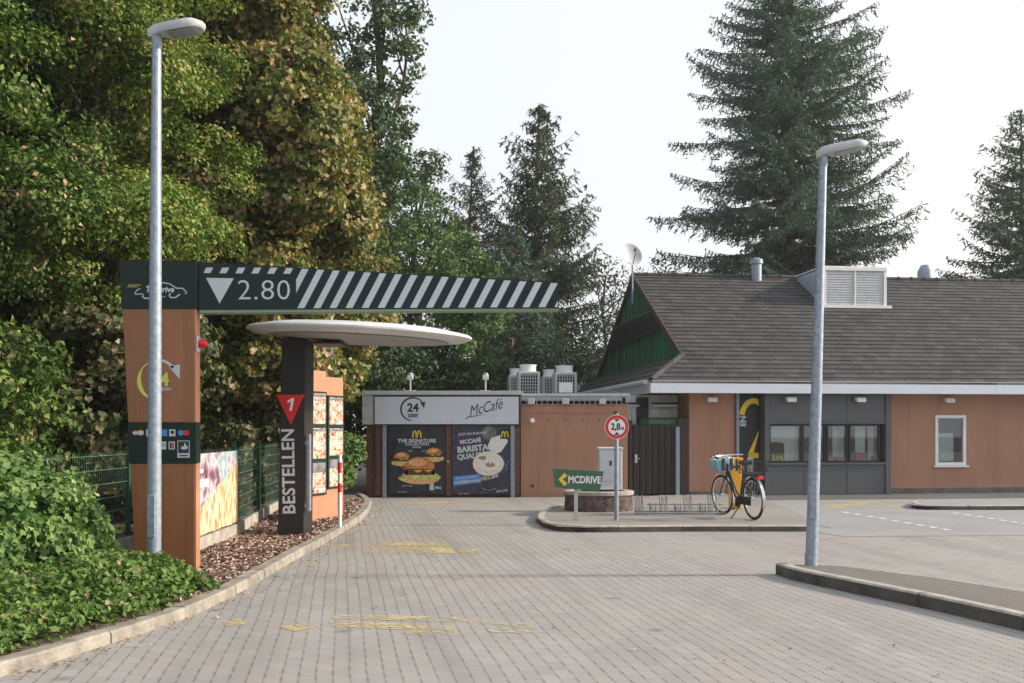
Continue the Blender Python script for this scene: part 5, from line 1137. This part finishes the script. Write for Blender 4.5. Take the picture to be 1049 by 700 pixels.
# cabinet
cdp = 19.4; cxx = X(625.5, cdp)
t = thing('utility_cabinet', 'light grey utility cabinet behind the height limit sign post', 'cabinet', (cxx, cdp, ZI)); cw = (X(637.5, cdp)-X(613.5, cdp))/2; ch = H(458.5, cdp)-ZI
MB().box(-cw, cw, 0, .35, 0, ch-.05).build('cabinet_body', 'letter', t, bevel=.008); MB().box(-cw-.015, cw+.015, -.015, .365, ch-.048, ch).build('cabinet_roof', 'letter', t, bevel=.01)
MB().box(-cw+.02, cw-.02, -.012, -.001, .06, ch*.42).box(-cw+.02, cw-.02, -.012, -.001, ch*.44, ch-.08).build('door', 'letter', t, bevel=.004)
MB().box(-.02, .02, -.025, -.013, ch*.7, ch*.78).build('lock', 'black', t)
# rough concrete planter ring
px_, py_ = G(616, 525, ZI); py_ = py_+.55
t = thing('stone_planter', 'low weathered concrete ring planter on the island behind the signs', 'planter', (px_, py_, ZI))
rp = .64; q = MB(); n = 40; vs = []
for k_, (r_, z_) in enumerate([(rp, 0), (rp+.01, .12), (rp, .27), (rp+.015, .28), (rp+.012, .335), (rp-.02, .35), (rp-.14, .35), (rp-.15, .27)]):
    for i in range(n):
        w_ = 1+(.02*random.uniform(-1, 1) if k_ < 3 else .004*random.uniform(-1, 1)); an = 2*math.pi*i/n; vs.append((r_*w_*math.cos(an), r_*w_*.8*math.sin(an), z_+(.012*random.uniform(-1, 1) if k_ == 2 else 0)))
q.add(vs, [(k_*n+i, k_*n+(i+1) % n, (k_+1)*n+(i+1) % n, (k_+1)*n+i) for k_ in range(7) for i in range(n)]); q.build('stone_ring', 'stone', t)
MB().lathe([(rp-.02, .352), (rp+.022, .352), (rp+.024, .30), (rp+.03, .36), (rp-.02, .375), (rp-.14, .37), (rp-.145, .352)], 40, sy=.8).build('rim', 'concrete', t)
MB().lathe([(0, .27), (rp-.145, .27)], 30, sy=.8).build('soil', 'bed', t)

# ------------------------------------------------------------------ bicycle rack
def rackpos(px, py): x_, y_ = G(px, py, ZI); return x_, y_
ra, rb = rackpos(650, 527.5), rackpos(742, 527.0); rl = rb[0]-ra[0]
t = thing('bicycle_rack', 'low steel bicycle rack with wire wheel holders on the island', 'bicycle rack', (ra[0], ra[1], ZI))
q = MB(); q.tube((0, 0, .03), (rl, 0, .03), .014, n=8); q.tube((.05, .42, .03), (rl, .42, .03), .014, n=8); q.tube((.25, .2, .17), (rl, .2, .17), .010, n=8)
q.build('base_rail', 'rack', t)
for i in range(7):
    x_ = .12+i*rl/7.3; hi = .34 if i % 2 == 0 else .20; yb = .42 if i % 2 == 0 else .12
    q = MB()
    for s_ in (-.04, .04):
        q.path([(x_+s_, 0, .03), (x_+s_, yb*.3, hi*.75), (x_+s_*1.1, yb*.55, hi), (x_+s_*1.6, yb, hi*.95), (x_+s_, yb, .03)], .008, 6)
    for k_ in range(3): q.tube((x_-.045+k_*.045, yb*.6, .03), (x_-.045+k_*.045, yb*.6, hi*.9), .005, n=5)
    q.build('wheel_holder', 'rack', t)

# ------------------------------------------------------------------ yellow letter column
yx, yy_ = X(754.5, 19.2), 19.2
t = thing('yellow_column', 'slim bright yellow column bin standing behind the bicycle', 'column', (yx, yy_, ZI)); hy = H(469, 19.2)-ZI; wy = (X(760.5, 19.2)-X(749, 19.2))/2
MB().box(-wy, wy, 0, .24, .0, hy-.06).build('column_body', 'postyellow', t, bevel=.02)
MB().box(-wy-.015, wy+.015, -.02, .26, hy-.055, hy).build('column_cap', 'postyellow', t, bevel=.012)
MB().box(-wy*.65, wy*.65, -.008, -.001, hy*.80, hy*.84).build('slot', 'black', t)

# ------------------------------------------------------------------ bicycle
rw = (X(772.5, 16.85), 16.85); fwp = (X(741, 17.95), 17.95)
an = math.atan2(fwp[1]-rw[1], fwp[0]-rw[0]); wb = math.hypot(fwp[0]-rw[0], fwp[1]-rw[1])
BK = thing('bicycle', 'black city bicycle with teal front bag and rear wire basket on its kickstand', 'bicycle', (rw[0], rw[1], ZI), an); WR = .335
lean = Euler((R(-3), 0, 0)).to_matrix().to_4x4()
def wheel(cx_, nm='wheel', steer=0):
    tfm = lean @ Matrix.Translation((cx_, 0, WR+.02)) @ Euler((0, 0, steer)).to_matrix().to_4x4()
    w_ = MB().torus(WR, .021, 40, 8, 0, tfm).build('wheel', 'rubber', BK, smooth=True)
    MB().torus(WR-.028, .011, 40, 6, 0, tfm).build('rim', 'chrome', w_, smooth=True)
    q = MB()
    for i in range(28):
        a_ = 2*math.pi*i/28; s_ = .025*(1 if i % 2 else -1); q.tube(tfm @ Vector((.02*math.cos(a_+.9), s_, .02*math.sin(a_+.9))), tfm @ Vector(((WR-.03)*math.cos(a_), 0, (WR-.03)*math.sin(a_))), .0018, n=4, caps=False)
    q.tube(tfm @ Vector((0, -.045, 0)), tfm @ Vector((0, .045, 0)), .022, n=12); q.build('spokes', 'chrome', w_)
    f = MB(); pr = arc(0, 0, WR+.045, WR+.045, 10 if nm == 'front' else 15, 175 if nm == 'rear' else 140, 18); 
    if nm == 'front': pr = arc(0, 0, WR+.045, WR+.045, 60, 200, 18)
    else: pr = arc(0, 0, WR+.045, WR+.045, 45, 200, 18)
    for (xa, za), (xb, zb2) in zip(pr[:-1], pr[1:]):
        p_ = [tfm @ Vector((xa, -.027, za)), tfm @ Vector((xa, .027, za)), tfm @ Vector((xb, .027, zb2)), tfm @ Vector((xb, -.027, zb2))]
        f.add([*p_, *[v_+Vector((0, 0, .004)) for v_ in p_]], [(0, 1, 2, 3), (7, 6, 5, 4), (0, 4, 5, 1), (2, 6, 7, 3), (1, 5, 6, 2), (3, 7, 4, 0)])
    f.build('mudguard', 'chrome', BK, smooth=True)
wheel(0, 'rear'); wheel(wb, 'front', R(6))
LV = lambda x_, y_, z_: lean @ Vector((x_, y_, z_))
q = MB(); z1 = WR+.02; bbx = .46; hx, hz2 = wb-.24, .86
q.tube(LV(bbx, 0, .27), LV(.30, 0, .82), .018, n=10); q.path([LV(bbx, 0, .28), LV(bbx+.18, 0, .36), LV(hx-.06, 0, .70), LV(hx, 0, hz2-.08)], .022, 10); q.path([LV(bbx-.02, 0, .34), LV(bbx+.14, 0, .46), LV(hx-.05, 0, .80)], .016, 8)
q.tube(LV(hx+.04, 0, .68), LV(hx-.02, 0, .93), .022, n=10)
for s_ in (-.05, .05): q.tube(LV(bbx, s_*.6, .27), LV(0, s_, z1), .011, n=8); q.tube(LV(.33, s_*.4, .72), LV(0, s_, z1), .010, n=8); q.path([LV(hx+.04, s_*.8, .68), LV(hx+.12, s_, .55), LV(wb, s_, z1)], .012, 8)
fr2 = q.build('frame', 'bikeblack', BK, smooth=True)
q = MB(); q.tube(LV(bbx, .05, .27), LV(bbx, .06, .27), .09, n=20); q.tube(LV(bbx, .07, .27), LV(bbx+.10, .09, .15), .009); q.tube(LV(bbx, -.07, .27), LV(bbx-.10, -.09, .39), .009); q.box(bbx+.05, bbx+.15, .09, .17, .135, .155); q.box(bbx-.15, bbx-.05, -.17, -.09, .38, .40); q.box(.02, bbx, .045, .065, .24, .38); q.build('crankset', 'rubber', BK)
q = MB(); q.tube(LV(.30, 0, .80), LV(.28, 0, .93), .013, n=8); q.build('seat_post', 'chrome', BK)
q = MB(); q.hexa([tuple(LV(.12, -.10, .93)), tuple(LV(.42, -.025, .93)), tuple(LV(.42, .025, .93)), tuple(LV(.12, .10, .93))], [tuple(LV(.12, -.09, 1.0)), tuple(LV(.41, -.02, .97)), tuple(LV(.41, .02, .97)), tuple(LV(.12, .09, 1.0))]); q.build('saddle', 'rubber', BK, bevel=.02)
q = MB(); q.path([LV(hx-.02, 0, .90), LV(hx-.03, 0, 1.04), LV(hx+.02, 0, 1.06)], .013, 8); q.path([LV(hx-.22, -.29, 1.04), LV(hx-.08, -.27, 1.07), LV(hx+.02, -.12, 1.07), LV(hx+.02, .12, 1.07), LV(hx-.08, .27, 1.07), LV(hx-.22, .29, 1.04)], .012, 8); hbar = q.build('handlebar', 'chrome', BK, smooth=True)
q = MB(); 
for s_ in (-1, 1): q.tube(LV(hx-.24, s_*.293, 1.036), LV(hx-.12, s_*.276, 1.062), .018, n=8)
q.build('grip', 'rubber', hbar)
q = MB(); bx0, bx1 = hx+.08, hx+.34; q.hexa([tuple(LV(bx0, -.13, .78)), tuple(LV(bx1, -.13, .78)), tuple(LV(bx1, .13, .78)), tuple(LV(bx0, .13, .78))], [tuple(LV(bx0-.03, -.19, 1.0)), tuple(LV(bx1+.04, -.19, 1.0)), tuple(LV(bx1+.04, .19, 1.0)), tuple(LV(bx0-.03, .19, 1.0))]); fb = q.build('front_bag', 'bag', BK, bevel=.02)
q = MB()
for s_ in (-.09, .07): q.box(bx0-.045, bx0-.02, s_, s_+.05, .80, 1.01)
q.box(bx0+.02, bx0+.07, -.205, -.195, .78, 1.0); q.build('strap', 'bagdark', fb)
q = MB(); q.torus(.16, .008, 16, 6, 0, Matrix.Translation(LV((bx0+bx1)/2, 0, 1.03)) @ Euler((R(90), 0, 0)).to_matrix().to_4x4()); q.build('bag_rim', 'white', fb)
q = MB()                                               # rear basket of wires
X0, X1, Y0, Y1, Z0, Z1 = -.26, .16, -.17, .17, .80, 1.0
for z_ in (Z0, Z0+.06, Z0+.12, Z1):
    e_ = (z_-Z0)*.15; r_ = .004 if z_ < Z1 else .007; c_ = [LV(X0-e_, Y0-e_, z_), LV(X1+e_, Y0-e_, z_), LV(X1+e_, Y1+e_, z_), LV(X0-e_, Y1+e_, z_)]
    for i in range(4): q.tube(c_[i], c_[(i+1) % 4], r_, n=5)
for i in range(13):
    u_ = X0+(X1-X0)*i/12
    for y_ in (Y0, Y1): q.tube(LV(u_, y_, Z0), LV(u_, y_*1.15, Z1), .0035, n=4)
    q.tube(LV(u_, Y0, Z0), LV(u_, Y1, Z0), .0035, n=4)
for i in range(11):
    v_ = Y0+(Y1-Y0)*i/10
    for x_ in (X0, X1): q.tube(LV(x_, v_, Z0), LV(x_+(.03 if x_ > 0 else -.03), v_, Z1), .0035, n=4)
q.build('rear_basket', 'bikeblack', BK)
MB().box(-.27, .18, -.06, .06, .765, .785, 0, lean).tube(LV(-.2, .05, .77), LV(0, .055, z1), .006).tube(LV(-.2, -.05, .77), LV(0, -.055, z1), .006).build('luggage_rack', 'bikeblack', BK)
MB().box(-.31, -.28, -.05, .05, .70, .76, 0, lean).build('tail_light', 'red', BK)
MB().tube(LV(bbx-.12, .04, .27), Vector((bbx-.20, .30, .0)), .011, n=8).build('kickstand', 'bikeblack', BK)

# ------------------------------------------------------------------ mesh fence, banner
def fence(pts, hts, lb, panel_m='mesh'):
    t = thing('mesh_fence', lb, 'fence', (pts[0][0], pts[0][1], .05), 0, None); o = Vector((pts[0][0], pts[0][1], 0))
    for i, (a_, b_) in enumerate(zip(pts[:-1], pts[1:])):
        A_ = Vector((*a_, 0))-o; B_ = Vector((*b_, 0))-o; L_ = (B_-A_).length; d = (B_-A_)/L_; q = MB()
        for k_ in range(8):
            z = .06+k_*(hts-.1)/7
            for s_ in (-.004, .004):
                q.tube(A_+Vector((s_*2, 0, z)), B_+Vector((s_*2, 0, z)), .0035, n=4, caps=False)
        x_ = .03
        while x_ < L_: q.tube(A_+d*x_+Vector((0, 0, .04)), A_+d*x_+Vector((0, 0, hts+.01)), .0014, n=4, caps=False); x_ += .06
        q.build('wire_panel', panel_m, t)
        q = MB(); q.box(0, L_, -.025, .025, -.05, .22, 0, Matrix.Translation(A_+Vector((.06, 0, 0))) @ Euler((0, 0, math.atan2(d.y, d.x))).to_matrix().to_4x4()); q.build('base_board', 'concrete', t)
    for p in pts:
        A_ = Vector((*p, 0))-o; MB().box(A_.x-.03, A_.x+.03, A_.y-.03, A_.y+.03, -.1, hts+.06).build('post', 'meshgreen', t, bevel=.004)
fence([(-5.0, 5.2), (-4.95, 7.7), (-4.92, 10.2), (-4.9, 12.7)], 1.30, 'green wire mesh fence left of the gantry pylon')
fence([(-3.98, 11.9), (-4.02, 14.4), (-4.3, 16.9), (-4.5, 19.3), (-4.6, 21.8)], 1.30, 'green wire mesh fence behind the order post, carrying the food banner')
# food banner on the fence
p0 = Vector((-3.88, 11.95, 0)); p1 = Vector((-3.93, 14.3, 0)); L_ = (p1-p0).length; bt_ = thing('food_banner', 'fabric banner showing fries tied to the fence right of the pylon', 'banner', (p0.x, p0.y, .30), math.atan2(p1.y-p0.y, p1.x-p0.x))
q = MB(); NB = 24
for i in range(NB):
    for s_ in (0,):
        xa, xb = L_*i/NB, L_*(i+1)/NB; ya, yb = .012*math.sin(i*.9), .012*math.sin((i+1)*.9); q.add([(xa, ya, 0), (xb, yb, 0), (xb, yb, 1.02), (xa, ya, 1.02)], [(0, 1, 2, 3)])
fbm = T('printed_food_banner'); c = fbm.co(); sp_ = fbm.n('ShaderNodeSeparateXYZ'); fbm.l(c, sp_.inputs[0])
mp = fbm.n('ShaderNodeMapping'); mp.inputs['Rotation'].default_value = (0, R(40), 0); mp.inputs['Scale'].default_value = (11, 1, 3.2); fbm.l(c, mp.inputs[0])
fn = fbm.noise(mp.outputs[0], 1.3, 4, .6); fries = fbm.ramp(fn, [(.38, (.26, .13, .06)), (.46, (.58, .36, .18)), (.54, (.74, .56, .34)), (.62, (.80, .70, .55))])
n2 = fbm.noise(c, 2.1, 3, .6); back = fbm.ramp(n2, [(.36, (.14, .04, .07)), (.44, (.30, .22, .28)), (.50, (.52, .48, .50)), (.56, (.20, .33, .38)), (.66, (.55, .60, .60))])
dg = fbm.ma('ADD', fbm.ma('SUBTRACT', sp_.outputs[2], fbm.ma('MULTIPLY', sp_.outputs[0], .30)), fbm.ma('MULTIPLY', n2, .3)); k_ = fbm.ma('LESS_THAN', dg, .32)
MM = fbm.fin(fbm.mix(k_, back, fries), .6); o = q.build('banner_cloth', MM, bt_, smooth=True)
q = MB(); q.box(.25, .75, -.03, -.018, .60, .70, 0); q.box(.1, .5, -.03, -.018, .78, .83, 0); q.build('lettering_strip', 'white', bt_)
print('objects', len(bpy.data.objects), 'polys', sum(len(m.polygons) for m in bpy.data.meshes))
